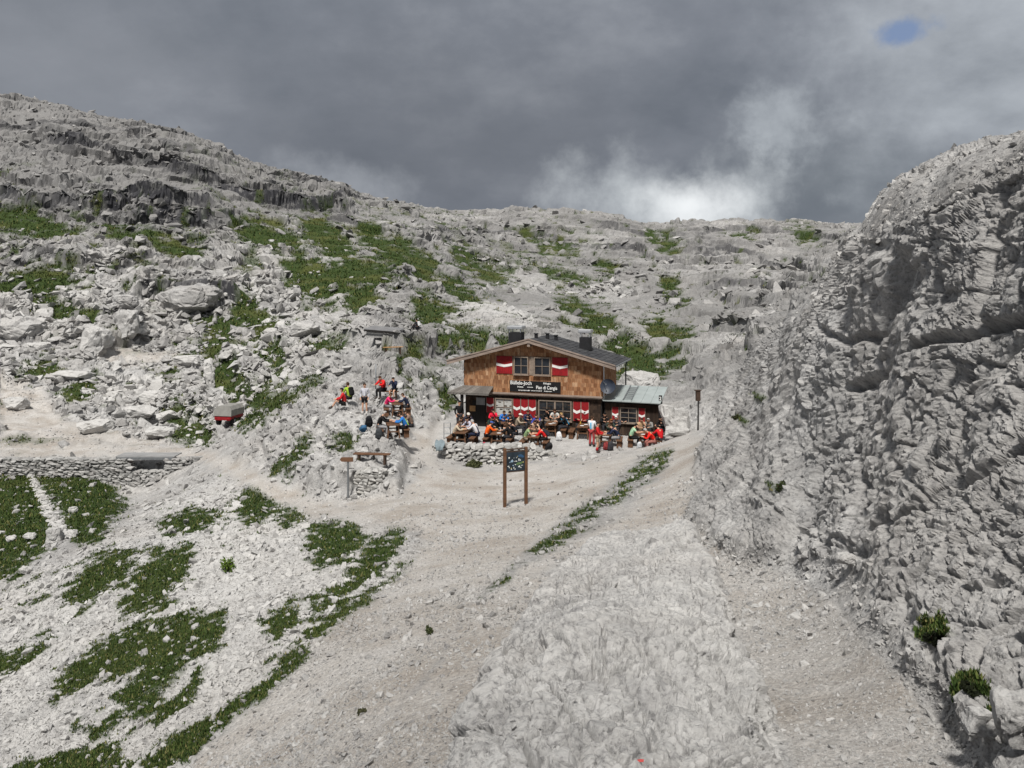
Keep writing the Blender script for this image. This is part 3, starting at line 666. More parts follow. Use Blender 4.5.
# ------------------------------------------------------------------ object helpers
class MB:
    """collects simple shapes into ONE mesh"""
    def __init__(s): s.v = []; s.f = []; s.m = []
    def add(s, v, f, mi=0):
        b = len(s.v); s.v += [tuple(x) for x in v]; s.f += [tuple(i + b for i in q) for q in f]; s.m += [mi] * len(f); return s
    def box(s, c, size, R=None, mi=0, bev=0.0):
        c = Vector(c); x, y, z = [k / 2 for k in size]
        if bev > 0:
            bm = bmesh.new(); bmesh.ops.create_cube(bm, size=1)
            for v in bm.verts: v.co = Vector((v.co.x * size[0], v.co.y * size[1], v.co.z * size[2]))
            bmesh.ops.bevel(bm, geom=list(bm.edges), offset=min(bev, min(size) * .3), segments=1, affect='EDGES')
            bm.verts.index_update()
            vs_ = [v.co.copy() for v in bm.verts]; fs = [[v.index for v in f.verts] for f in bm.faces]; bm.free()
        else:
            vs_ = [Vector((a * x, b * y, d * z)) for a in (-1, 1) for b in (-1, 1) for d in (-1, 1)]
            fs = [(0, 1, 3, 2), (4, 6, 7, 5), (0, 4, 5, 1), (2, 3, 7, 6), (0, 2, 6, 4), (1, 5, 7, 3)]
        return s.add([(R @ v if R is not None else v) + c for v in vs_], fs, mi)
    def beam(s, a, b, w, h, mi=0, up=(0, 0, 1)):
        a, b = Vector(a), Vector(b); d = (b - a); L = d.length; d.normalize()
        u = Vector(up); 
        if abs(u.dot(d)) > .95: u = Vector((0, 1, 0))
        r = d.cross(u).normalized(); u = r.cross(d)
        R = Matrix((d, r, u)).transposed()
        return s.box((a + b) / 2, (L, w, h), R, mi)
    def tube(s, pts, rad, n=8, mi=0, cap=True):
        pts = [Vector(p) for p in pts]; k = len(pts)
        rad = [rad] * k if isinstance(rad, (int, float)) else rad
        vs_ = []
        for i, p in enumerate(pts):
            d = (pts[min(i + 1, k - 1)] - pts[max(i - 1, 0)]).normalized()
            a = d.orthogonal().normalized() if abs(d.z) > .9 or True else d
            ref = Vector((1, 0, 0)) if abs(d.x) < .9 else Vector((0, 1, 0))
            a = (ref - d * ref.dot(d)).normalized(); b = d.cross(a)
            for j in range(n):
                t = 2 * math.pi * j / n; vs_.append(p + (a * math.cos(t) + b * math.sin(t)) * rad[i])
        fs = [(i * n + j, i * n + (j + 1) % n, (i + 1) * n + (j + 1) % n, (i + 1) * n + j) for i in range(k - 1) for j in range(n)]
        if cap: fs += [tuple(range(n - 1, -1, -1)), tuple((k - 1) * n + j for j in range(n))]
        return s.add(vs_, fs, mi)
    def prism(s, poly, y0, y1, mi=0):
        """polygon in x,z pushed from y0 to y1"""
        n = len(poly); vs_ = [(x, y0, z) for x, z in poly] + [(x, y1, z) for x, z in poly]
        fs = [tuple(range(n)), tuple(range(2 * n - 1, n - 1, -1))] + [(i, i + n, (i + 1) % n + n, (i + 1) % n) for i in range(n)]
        return s.add(vs_, fs, mi)
    def build(s, name, mat, parent=None, smooth=False, loc=None):
        me = bpy.data.meshes.new(name); me.from_pydata(s.v, [], s.f)
        for m_ in (mat if isinstance(mat, (list, tuple)) else [mat]): me.materials.append(m_)
        me.polygons.foreach_set('material_index', s.m)
        me.polygons.foreach_set('use_smooth', [smooth] * len(s.f))
        bm = bmesh.new(); bm.from_mesh(me); bmesh.ops.recalc_face_normals(bm, faces=bm.faces); bm.to_mesh(me); bm.free()
        me.update()
        o = bpy.data.objects.new(name, me); COL.objects.link(o)
        if parent is not None: o.parent = parent
        if loc is not None: o.location = loc
        return o
def tag(o, label=None, cat=None, group=None, kind=None):
    if label: o['label'] = label
    if cat: o['category'] = cat
    if group: o['group'] = group
    if kind: o['kind'] = kind
    return o
def thing(name, label, cat, loc=(0, 0, 0), rz=0, group=None):
    o = bpy.data.objects.new(name, None); COL.objects.link(o); o.empty_display_size = .2
    o.location = loc; o.rotation_euler = (0, 0, rz)
    return tag(o, label, cat, group)
def copy_thing(root, loc, rz, label, group=None):
    r = root.copy(); COL.objects.link(r); r.location = loc; r.rotation_euler = (0, 0, rz); r['label'] = label
    if group: r['group'] = group
    for ch in root.children:
        c = ch.copy(); COL.objects.link(c); c.parent = r
        for g in ch.children:
            d_ = g.copy(); COL.objects.link(d_); d_.parent = c
    return r

_gx = P[:, 0].reshape(NR, NC); _gz = P[:, 2].reshape(NR, NC); _gy = P[:, 1].reshape(NR, NC)
def hit(px, py, ymin=3.0):
    """the ground point seen along a sight line (a surveying aid)"""
    i = int(np.clip(np.searchsorted(PXS, px), 1, NC - 2))
    pp = HY - _gz[:, i] / _gy[:, i] * F
    j0 = int(np.searchsorted(_gy[:, i], ymin)); k = np.nonzero(pp[j0:] <= py)[0]
    j = j0 + (int(k[0]) if len(k) else NR - j0 - 1)
    yd = float(_gy[j, i]); x = (px - CX) / F * yd
    return Vector((x, yd, float(_gz[j, i])))

def simple(name, col, rough=.7, var=.25, scale=6.0, metal=0, spec=.3, bump=.0, stretch=None):
    m, nt, b = new_mat(name)
    tc = nd(nt, 'ShaderNodeTexCoord').outputs['Object']
    if stretch:
        mp = nd(nt, 'ShaderNodeMapping'); mp.inputs['Scale'].default_value = stretch; nt.links.new(tc, mp.inputs[0]); tc = mp.outputs[0]
    n = noise(nt, tc, scale, 5, .6)
    dark = tuple(c * (1 - var) for c in col); lite = tuple(min(1, c * (1 + var)) for c in col)
    nt.links.new(ramp(nt, n, [(.3, dark), (.7, lite)]), b.inputs['Base Color'])
    b.inputs['Roughness'].default_value = rough; b.inputs['Metallic'].default_value = metal; b.inputs['Specular IOR Level'].default_value = spec
    if bump:
        bp = nd(nt, 'ShaderNodeBump', i_Strength=bump, i_Distance=.02); nt.links.new(n, bp.inputs['Height']); nt.links.new(bp.outputs[0], b.inputs['Normal'])
    return m
def island_mat(name, cols, rough=.85, scale=9.0, stretch=(1, 1, .25)):
    """each separate board, shingle or stone gets its own shade"""
    m, nt, b = new_mat(name)
    rnd = nd(nt, 'ShaderNodeNewGeometry').outputs['Random Per Island']
    k = len(cols); c = ramp(nt, rnd, [(i / (k - 1), q) for i, q in enumerate(cols)])
    mp = nd(nt, 'ShaderNodeMapping'); mp.inputs['Scale'].default_value = stretch
    nt.links.new(nd(nt, 'ShaderNodeTexCoord').outputs['Object'], mp.inputs[0])
    n = noise(nt, mp.outputs[0], scale, 5, .6)
    c = mixc(nt, ramp(nt, n, [(.35, .45), (.6, 0.)]), c, tuple(v * .45 for v in cols[0]))
    nt.links.new(c, b.inputs['Base Color']); b.inputs['Roughness'].default_value = rough
    bp = nd(nt, 'ShaderNodeBump', i_Strength=.4, i_Distance=.02); nt.links.new(n, bp.inputs['Height']); nt.links.new(bp.outputs[0], b.inputs['Normal'])
    return m

M = dict(
    shingle=island_mat('larch_shingles', [(.20, .088, .042), (.36, .18, .088), (.45, .255, .14), (.26, .115, .054), (.52, .33, .20)]),
    shingle_dark=island_mat('old_dark_shingles', [(.030, .020, .015), (.055, .036, .025), (.075, .05, .035)]),
    roof=island_mat('dark_roof_slates', [(.035, .036, .04), (.055, .056, .06), (.075, .076, .08)]),
    porch=island_mat('grey_board_roof', [(.10, .092, .085), (.16, .148, .135), (.20, .185, .17)]),
    barge=simple('weathered_bargeboard', (.24, .19, .16), .8, .3, 5, stretch=(.3, 1, 1)),
    wood=simple('brown_wood', (.115, .058, .031), .75, .35, 8, stretch=(.4, 1, 1)),
    wood_dark=simple('dark_wood', (.055, .034, .024), .8, .35, 8),
    wood_pale=simple('pale_wood', (.38, .22, .10), .75, .3, 8, stretch=(.4, 1, 1)),
    black_wood=simple('black_stained_wood', (.016, .014, .013), .8, .4, 6, stretch=(3, 3, .3)),
    frame=simple('grey_window_wood', (.22, .175, .14), .75, .25, 9),
    red=simple('red_shutter_paint', (.25, .007, .011), .6, .25, 5),
    white=simple('white_paint', (.72, .71, .69), .6, .08, 5),
    black=simple('black_board', (.010, .010, .011), .5, .2, 5),
    letter=simple('white_lettering', (.75, .75, .73), .6, .1, 9),
    steel=simple('galvanised_steel', (.62, .63, .64), .38, .12, 3, metal=.75),
    steel_dark=simple('dull_grey_steel', (.20, .21, .22), .55, .2, 5, metal=.5),
    soot=simple('sooty_metal', (.018, .018, .02), .6, .3, 5),
    annex_roof=simple('grey_green_sheet_roof', (.36, .40, .395), .45, .13, 1.6, metal=.25),
    curtain=simple('lace_curtain', (.42, .42, .40), .9, .2, 12),
    dish=simple('dark_blue_grey_dish', (.028, .036, .055), .45, .2, 3),
    paper=simple('grey_notice_paper', (.25, .255, .26), .7, .15, 4),
    stone=island_mat('dry_wall_stone', [(.24, .235, .225), (.40, .395, .38), (.50, .49, .475), (.33, .32, .30), (.56, .55, .53)], .9, 7, (1, 1, 1)),
    stone_grey=island_mat('grey_dry_wall_stone', [(.20, .198, .195), (.33, .325, .315), (.40, .395, .385), (.28, .27, .26), (.45, .44, .43)], .9, 7, (1, 1, 1)),
    tarp=simple('grey_tarpaulin', (.22, .215, .20), .75, .15, 2.5, bump=.3),
    redmetal=simple('red_trailer_paint', (.24, .014, .018), .5, .3, 4),
    rubber=simple('black_rubber', (.018, .018, .018), .85, .2, 10),
)
def glass_mat():
    m, nt, b = new_mat('dark_window_glass')
    n = noise(nt, nd(nt, 'ShaderNodeTexCoord').outputs['Object'], 1.2, 3)
    nt.links.new(ramp(nt, n, [(.3, (.008, .009, .011)), (.7, (.03, .034, .04))]), b.inputs['Base Color'])
    b.inputs['Roughness'].default_value = .07; b.inputs['Specular IOR Level'].default_value = .5
    return m
M['glass'] = glass_mat()

# ------------------------------------------------------------------ the mountain hut
YAW = -math.radians(18.1)
hut = thing('mountain_hut', 'two-storey mountain hut clad in orange-brown wood shingles with red and white shutters', 'mountain hut', (1.24, 51.45, FLOOR - .05), YAW)
HW, EZ, RZ, SL, DEEP = 4.66, 2.65, 6.16, .273, 4.4
MB().box((0, .12 + (DEEP - .12) / 2, EZ / 2), (9.16, DEEP - .12, EZ)).build('lower_wall', M['black_wood'], hut)
# dark shingle courses on the ground floor
mb = MB(); r_ = random.Random(3)
for k in range(11):
    z = .12 + k * .235; x = -4.57 + (k % 2) * .08
    while x < 4.5:
        w_ = r_.uniform(.13, .22); w_ = min(w_, 4.57 - x)
        mb.box((x + w_ / 2, .105 + r_.uniform(-.006, .006), z + .12), (w_ - .012, .035, .27), Matrix.Rotation(.07, 3, 'X')); x += w_
mb.build('dark_shingle_cladding', M['shingle_dark'], hut)
zt = lambda x: RZ - .20 - abs(x) * SL
MB().prism([(-HW, EZ), (HW, EZ), (HW, zt(HW)), (0, zt(0)), (-HW, zt(HW))], .03, DEEP).build('upper_wall', M['wood'], hut)
mb = MB()
k = 0; z = EZ - .03
while z < RZ - .4:
    x = -HW + (k % 2) * .07
    while x < HW - .02:
        w_ = min(r_.uniform(.12, .24), HW - x)
        top = min(zt(x + w_ / 2) - .02, z + .30)
        if top - z > .06:
            mb.box((x + w_ / 2, .004 + r_.uniform(-.008, .008), (z + top) / 2), (w_ - .012, .03, top - z + r_.uniform(-.02, .02)), Matrix.Rotation(.06, 3, 'X'))
        x += w_
    # right-hand side wall
    y = .05
    while y < DEEP - .05:
        w_ = min(r_.uniform(.13, .24), DEEP - y)
        if z + .3 < zt(HW) + .1: mb.box((HW + .012, y + w_ / 2, z + .14), (.03, w_ - .012, .29), Matrix.Rotation(-.06, 3, 'Y'))
        y += w_
    z += .262; k += 1
mb.build('shingle_cladding', M['shingle'], hut)
# roof: two pitches of overlapping slates
for sgn in (-1, 1):
    mb = MB(); X1 = 5.55; y0, y1 = -.62, DEEP + .25
    mb.prism([(0, RZ), (sgn * X1, RZ - SL * X1), (sgn * X1, RZ - SL * X1 - .09), (0, RZ - .09)], y0, y1)
    nrow = 17
    for i in range(nrow):
        xa = X1 * i / nrow; xb = X1 * (i + 1.25) / nrow; xb = min(xb, X1 + .03)
        y = y0 - .02 + (i % 2) * .2
        while y < y1:
            w_ = min(r_.uniform(.32, .48), y1 + .02 - y)
            zl = .03 + r_.uniform(0, .012)
            a = Vector((sgn * xa, y + w_ / 2, RZ - SL * xa + zl * .4)); b_ = Vector((sgn * xb, y + w_ / 2, RZ - SL * xb + zl))
            mb.beam(a, b_, w_ - .012, .02); y += w_
    mb.build('roof_slope', M['roof'], hut)
mb = MB()
for sgn in (-1, 1):
    mb.prism([(sgn * .0, RZ - .02), (sgn * 5.58, RZ - .02 - SL * 5.58), (sgn * 5.58, RZ - .24 - SL * 5.58), (sgn * .0, RZ - .24)], -.69, -.64)
    mb.prism([(sgn * .0, RZ + .06), (sgn * 5.6, RZ + .06 - SL * 5.6), (sgn * 5.6, RZ - .02 - SL * 5.6), (sgn * .0, RZ - .02)], -.73, -.64)
mb.build('bargeboard', M['barge'], hut)
mb = MB()
for x, dz in ((0, .36),):
    mb.box((x, -.3, RZ - SL * abs(x) - dz), (.18, .66, .22))
mb.build('ridge_beam', M['barge'], hut)
MB().box((0, -.1, EZ - .06), (9.36, .2, .10)).box((0, -.02, EZ - .16), (9.2, .12, .09)).build('storey_beam', M['barge'], hut)

def window(x0, x1, z0, z1, cols, rows, y=-.02, parent=hut, mull=None, curtain=False, fr=.07, name='window', muntins='wood'):
    cx, cz = (x0 + x1) / 2, (z0 + z1) / 2; w_, h_ = x1 - x0, z1 - z0
    mb = MB()
    for sx in (x0, x1): mb.box((sx, y, cz), (fr, .10, h_ + fr))
    for sz in (z0, z1): mb.box((cx, y - .003, sz), (w_ - fr, .10, fr))
    mb.box((cx, y - .05, z0 - fr * .5 - .015), (w_ + .16, .16, .03))
    for i in range(1, cols):
        t = .11 if (mull and i == mull) else .032
        mb.box((x0 + w_ * i / cols, y + .006, cz), (t, .07, h_ - fr))
    for j in range(1, rows): mb.box((cx, y + .012, z0 + h_ * j / rows), (w_ - fr, .05, .03))
    f = mb.build(name, M['frame'], parent)
    MB().box((cx, y + .035, cz), (w_ - fr * .9, .012, h_ - fr * .9)).build('pane', M['curtain'] if curtain else M['glass'], f)
    return f
def shutter(x0, x1, z0, z1, y=-.045, parent=hut, hasband=True):
    cx, w_, h_ = (x0 + x1) / 2, x1 - x0, z1 - z0
    mb = MB().box((cx, y, (z0 + z1) / 2), (w_ - .02, .035, h_), bev=.006)
    n = max(3, int(w_ / .13))
    for i in range(1, n): mb.box((x0 + w_ * i / n, y - .019, (z0 + z1) / 2), (.008, .004, h_ - .04), mi=1)
    s_ = mb.build('shutter', [M['red'], M['wood_dark']], parent)
    for sx in (x0 + .015, x1 - .015): MB().box((sx, y - .004, (z0 + z1) / 2), (.026, .05, h_ + .02)).build('edge_strip', M['frame'], s_)
    zb = z0 + h_ * .50; b_ = h_ * .075
    band = MB().prism([(x0 + .03, zb + b_ * 1.5), (x0 + .03, zb - b_ * .5), (cx, zb - b_ * 1.7), (x1 - .03, zb - b_ * .5), (x1 - .03, zb + b_ * 1.5), (cx + w_ * .22, zb + b_ * .75), (cx, zb + b_ * .25), (cx - w_ * .22, zb + b_ * .75)], y - .034, y - .024)
    band.build('white_band', M['white'], s_)
    return s_
# upper floor
window(-1.12, -.20, 3.86, 4.96, 2, 2, y=-.085); window(.24, 1.26, 3.86, 4.96, 2, 2, y=-.085)
MB().box((.02, -.005, 4.41), (.30, .06, 1.2)).build('window_post', M['frame'], hut)
shutter(-2.38, -1.24, 3.86, 5.0); shutter(1.38, 2.46, 3.86, 5.0)
# ground floor
window(-2.45, -1.30, 1.10, 2.22, 2, 2, y=.05, curtain=True)
for i in range(3): shutter(-1.24 + i * .525, -1.24 + i * .525 + .515, 1.05, 2.26, y=.035)
window(.50, 2.62, .98, 2.22, 4, 2, y=.05, mull=2)
for i in range(2): shutter(2.74 + i * .53, 2.74 + i * .53 + .52, 1.02, 2.24, y=.035)
shutter(-3.08, -2.55, 1.28, 2.24, y=.035)
MB().box((-3.62, .08, 1.0), (.92, .06, 2.0)).box((-3.62, .05, 1.45), (.7, .02, .75), mi=0).build('door', M['black_wood'], hut)
MB().box((-3.48, .03, 1.98), (.62, .03, .48)).box((-3.48, .012, 1.98), (.54, .01, .4)).build('notice_board', M['paper'], hut)
MB().box((-4.05, .03, 1.48), (.40, .03, .36)).box((-4.05, .012, 1.48), (.34, .008, .30)).build('menu_board', M['wood_pale'], hut)
# porch
mb = MB(); n = 12
A, B, C_, D_ = Vector((-4.66, .0, 2.98)), Vector((-2.6, .0, 2.98)), Vector((-2.42, -1.35, 2.66)), Vector((-5.3, -1.35, 2.66))
for i in range(n):
    t0, t1 = i / n, (i + 1) / n
    p, q = A.lerp(B, (t0 + t1) / 2), D_.lerp(C_, (t0 + t1) / 2); wd = (C_ - D_).length / n
    mb.beam(p, q, wd - .012, .045)
mb.beam(D_ + Vector((.02, .02, -.05)), C_ + Vector((-.02, .02, -.05)), .05, .09)
mb.build('porch_roof', M['porch'], hut)
MB().box((-4.35, -1.1, 1.3), (.16, .16, 2.6)).beam((-4.35, -1.1, 1.9), (-5.0, -1.15, 2.58), .09, .09).build('porch_post', M['black_wood'], hut)
# the name board
sg = MB().box((.26, -.05, 3.08), (3.40, .05, .72), bev=.01).build('name_board', M['black'], hut)
def text(body, x, z, size, parent, y=-.083, mat=None, sx=1.0, name='lettering', shear=0.0, rot=None):
    cu = bpy.data.curves.new('lettering', 'FONT'); cu.body = body; cu.size = size; cu.extrude = .004; cu.shear = shear; cu.offset = size * .012
    cu.resolution_u = 3
    o = bpy.data.objects.new('tmp_text', cu); COL.objects.link(o)
    dg = bpy.context.evaluated_depsgraph_get(); me = bpy.data.meshes.new_from_object(o.evaluated_get(dg))
    COL.objects.unlink(o); bpy.data.objects.remove(o)
    me.transform(Matrix.Translation((x, y, z)) @ Matrix.Rotation(math.pi / 2, 4, 'X') @ Matrix.Diagonal((sx, 1, 1, 1)))
    me.materials.clear(); me.materials.append(mat or M['letter'])
    o = bpy.data.objects.new(name, me); COL.objects.link(o); o.parent = parent
    return o
text('Büllele-Joch', -1.40, 3.20, .33, sg, sx=.93); text('Hütte', -.92, 3.00, .15, sg, sx=1.15)
text('Rifugio', .82, 3.27, .17, sg, sx=1.1); text('Pian di Cengia', .34, 2.955, .30, sg, sx=.82)
mb = MB()          # the small print along the foot of the board is too fine to read
x = -.85
while x < 1.38:
    w_ = r_.uniform(.03, .075)
    if not (-.1 < x < .0 or .72 < x < .84): mb.box((x + w_ / 2, -.078, 2.83 + r_.uniform(-.008, .008)), (w_, .006, r_.uniform(.035, .06)))
    x += w_ + .025
x = -.22
while x < .12:
    mb.box((x, -.078, 3.045), (.04, .006, .05)); x += .065
mb.build('lettering', M['letter'], sg)
# chimneys, vents, dish, pipes
def chimney(x, y, w_, ztop, zcap):
    zb = RZ - SL * abs(x) - .15
    c = MB().box((x, y, (zb + ztop) / 2), (w_, w_ * .85, ztop - zb), bev=.02).box((x, y, zb + .2), (w_ + .1, w_ * .85 + .1, .1)).build('chimney', M['soot'], hut)
    mb = MB()
    for a in (-1, 1):
        for b_ in (-1, 1): mb.box((x + a * w_ * .42, y + b_ * w_ * .34, (ztop + zcap - .2) / 2 + .03), (.05, .05, zcap - .2 - ztop + .06))
    mb.box((x, y, zcap - .11), (w_ * 1.18, w_ * 1.0, .22), bev=.03)
    mb.build('chimney_cap', M['steel'], c)
chimney(-2.0, 3.1, .92, 6.38, 6.82); chimney(3.0, 2.5, .72, 6.18, 6.68)
for x, y, h_ in ((.12, .7, .30), (.55, 1.9, .36), (.95, 2.6, .32)):
    zb = RZ - SL * x
    MB().tube([(x, y, zb - .1), (x, y, zb + h_)], .12, 10).tube([(x, y, zb + h_ + .004), (x, y, zb + h_ + .06)], [.17, .15], 10).build('roof_vent', M['soot'], hut)
dc = Vector((5.02, -.22, 3.32)); nrm = Vector((.10, -1, .28)).normalized()
aax = nrm.orthogonal().normalized(); bax = nrm.cross(aax); vs_ = []; fs = []
for i in range(6):
    rr = .47 * i / 5
    for j in range(20):
        t = 2 * math.pi * j / 20; vs_.append(dc + (aax * math.cos(t) + bax * math.sin(t)) * rr + nrm * (.12 * (i / 5) ** 2 - .12))
for i in range(5):
    for j in range(20): fs.append((i * 20 + j, i * 20 + (j + 1) % 20, (i + 1) * 20 + (j + 1) % 20, (i + 1) * 20 + j))
mb = MB(); mb.add(vs_, fs); mb.add([v - nrm * .015 for v in vs_], [tuple(reversed(f)) for f in fs])
ds = mb.build('satellite_dish', M['dish'], hut, True)
MB().tube([dc - nrm * .13, Vector((4.70, .05, 3.15))], .03, 6).tube([dc - bax * .4 - nrm * .02, dc + nrm * .34 - bax * .1], .014, 6).box(dc + nrm * .36 - bax * .1, (.07, .1, .07)).build('dish_arm', M['steel_dark'], ds)
MB().tube([(5.5, 3.9, 4.5), (5.42, 3.9, 4.3), (5.42, 3.9, 2.6)], .045, 8).build('downpipe', M['soot'], hut)
MB().tube([(4.74, -.03, 4.6), (4.74, -.03, 2.5)], .03, 8).build('downpipe', M['steel'], hut)
mb = MB().tube([(5.62, -.6, RZ - SL * 5.6 - .02), (5.62, DEEP + .2, RZ - SL * 5.6 - .02)], .06, 8)
mb.build('gutter', M['steel_dark'], hut)
# the annex
an = MB().box((4.66 + 3.35 / 2, .35 + 1.2, 1.15), (3.33, 2.4, 2.3)).build('annex', M['black_wood'], hut)
mb = MB()
x = 4.75
while x < 7.95:
    mb.box((x + .085, .335, 1.1), (.16, .03, 2.2)); x += .175
mb.build('plank_cladding', M['shingle_dark'], an)
mb = MB(); a0, a1 = Vector((4.68, -.12, 2.40)), Vector((8.25, -.12, 2.36)); b0, b1 = Vector((4.72, 3.0, 3.02)), Vector((8.3, 3.0, 3.0))
n = 6
for i in range(n):
    p, q = a0.lerp(a1, (i + .5) / n), b0.lerp(b1, (i + .5) / n)
    mb.beam(p, q, 3.57 / n - .006, .05)
for i in range(n + 1):
    p, q = a0.lerp(a1, i / n), b0.lerp(b1, i / n); mb.beam(p + Vector((0, 0, .04)), q + Vector((0, 0, .04)), .03, .05)
mb.build('annex_roof', M['annex_roof'], an)
mb = MB(); lx = 5.95
for s_ in (0, .5): mb.beam((lx + s_, .05, 2.52), (lx + s_, 2.7, 3.05), .05, .05)
for i in range(7):
    t = .08 + i * .13; mb.box((lx + .25, .05 + 2.65 * t, 2.53 + .53 * t), (.46, .05, .04))
mb.build('roof_ladder', M['steel_dark'], an)
window(5.72, 6.74, 1.04, 1.96, 2, 3, y=.29, parent=an)
shutter(5.18, 5.62, 1.06, 1.98, y=.28, parent=an); shutter(6.84, 7.28, 1.06, 1.98, y=.28, parent=an)
sp_ = MB().box((8.20, .32, 2.35), (.20, .05, .95)).build('side_sign', M['black'], an)
text('2', 8.12, 2.53, .30, sp_, y=.285); text('8', 8.12, 2.02, .30, sp_, y=.285)
# timber benches along the wall
MB().box((1.5, -.28, .45), (2.4, .36, .05)).box((.5, -.28, .22), (.06, .3, .42)).box((2.5, -.28, .22), (.06, .3, .42)).build('wall_bench', M['wood'], hut)
def hutw(x, y, z=0):
    """hut frame to world"""
    return Vector((1.24 + math.cos(YAW) * x - math.sin(YAW) * y, 51.45 + math.sin(YAW) * x + math.cos(YAW) * y, FLOOR + z))

# ------------------------------------------------------------------ dry stone walls
def stack_wall(line, size, thick, mat, name, label, cat, seed, notch=None, flat=.62):
    """line: (x, y, z_base, z_top) along the wall face; stones laid in courses"""
    r = random.Random(seed); mb = MB(); L = np.array(line)
    seg = np.hypot(np.diff(L[:, 0]), np.diff(L[:, 1])); cum = np.concatenate([[0], np.cumsum(seg)])
    z0 = L[:, 2].min(); z = z0; k = 0
    shapes = [hull_shape(14, seed * 50 + i, .9) for i in range(8)]
    while z < L[:, 3].max():
        h = size * flat * r.uniform(.85, 1.15); s_ = r.uniform(0, size)
        while s_ < cum[-1]:
            w_ = size * r.uniform(.7, 1.6)
            x, y, zb, zt_ = [np.interp(s_ + w_ / 2, cum, L[:, i]) for i in range(4)]
            i0 = min(int(np.searchsorted(cum, s_ + w_ / 2)), len(cum) - 1); d_ = L[i0] - L[i0 - 1]; a = math.atan2(d_[1], d_[0])
            if z + h > zb - h and z + h * .6 < zt_ and not (notch and notch(x, z)):
                for lay in range(thick):
                    sv, sf = shapes[r.randrange(8)]
                    R = Matrix.Rotation(a + r.uniform(-.12, .12), 3, 'Z') @ Matrix.Rotation(r.uniform(-.1, .1), 3, 'X')
                    off = Vector((-math.sin(a), math.cos(a), 0)) * (lay * size * 1.0 + r.uniform(-.05, .04) * size * 2)
                    mb.add([Vector((x, y, z + h / 2)) + off + R @ Vector((v[0] * w_ * .76, v[1] * size * 1.0, v[2] * h * .9)) for v in sv], sf.tolist())
            s_ += w_
        z += h * .95; k += 1
    return tag(mb.build(name, mat), label, cat)
def wl(px, yd, ybot, ytop): return ((px - CX) / F * yd, yd, -(ybot - HY) / F * yd, -(ytop - HY) / F * yd)
stack_wall([wl(433, 47.5, 449, 441), wl(437, 46.3, 457, 443.5), wl(446, 45.5, 466, 443), wl(470, 45.3, 468, 443), wl(505, 45.3, 468, 444), wl(532, 45.3, 467, 446), wl(545, 45.4, 466, 450), wl(562, 45.5, 465, 454), wl(580, 45.6, 463, 458)],
           .30, 3, M['stone'], 'stone_wall', 'low dry-stone wall of pale rubble in front of the crowded hut terrace', 'stone wall', 21)
notch = lambda x, z: (132 < CX + F * x / 56.6 < 168) and z > -13.15
stack_wall([wl(-130, 56.6, 486, 458), wl(0, 56.6, 486, 458.5), wl(60, 56.6, 488, 459), wl(120, 56.6, 494, 459), wl(150, 56.6, 496, 459), wl(175, 56.6, 484, 459), wl(214, 57.2, 468, 457.5)],
           .36, 2, M['stone_grey'], 'retaining_wall', 'long grey dry-stone retaining wall carrying the track above the green hollow', 'retaining wall', 23, notch, .45)

_k0 = hit(358, 499); stack_wall([(bx_, yy_, z0_, z1_) for bx_, yy_, z0_, z1_ in [wl(354, _k0.y + .2, 503, 474), wl(366, _k0.y + .15, 503, 469), wl(380, _k0.y + .2, 502, 468), wl(392, _k0.y + .7, 500, 472)]],
           .24, 3, M['stone'], 'stone_wall', 'short stacked stone wall under the plank bench on the knoll', 'stone wall', 29)
# ------------------------------------------------------------------ things on the slope
# red trailer under a tarpaulin
g = hit(229, 426.5)
tr = thing('trailer', 'small red trailer under a grey tarpaulin parked on the stony track', 'trailer', g, -.20)
tr.scale = (.86, .72, .9)
MB().box((0, 0, .78), (1.62, 2.5, .42), bev=.03).box((0, -1.27, .62), (1.5, .06, .22)).beam((0, 1.2, .6), (0, 2.2, .5), .09, .09).build('cargo_bed', M['redmetal'], tr)
mb = MB(); sec = [(-.86, .86), (-.84, 1.38), (-.6, 1.66), (.6, 1.70), (.84, 1.40), (.86, .86)]
vs_ = []; n = 9
for i in range(n):
    y = -1.32 + 2.64 * i / (n - 1); sg_ = -.05 * math.sin(math.pi * 3 * i / (n - 1)) ** 2; sl = .22 if i == 0 else (.0 if i < n - 1 else .1)
    for x, z in sec: vs_.append((x, y + (.22 * (z - .86) if i == 0 else 0), z + (sg_ if z > 1.2 else 0)))
k_ = len(sec); fs = [(i * k_ + j, i * k_ + j + 1, (i + 1) * k_ + j + 1, (i + 1) * k_ + j) for i in range(n - 1) for j in range(k_ - 1)]
fs += [tuple(range(k_)), tuple((n - 1) * k_ + j for j in range(k_ - 1, -1, -1))]
mb.add(vs_, fs).build('tarpaulin', M['tarp'], tr)
for sx in (-1, 1):
    w_ = MB().tube([(sx * .62, -.5, .34), (sx * .86, -.5, .34)], .36, 16).build('wheel', M['rubber'], tr, False)
    MB().tube([(sx * .861, -.5, .34), (sx * .885, -.5, .34)], .19, 12).build('rim', M['steel_dark'], w_)
for sx in (-.6, .6): MB().box((sx, -1.315, .66), (.2, .03, .1), bev=.01).build('rear_lamp', M['red'], tr)

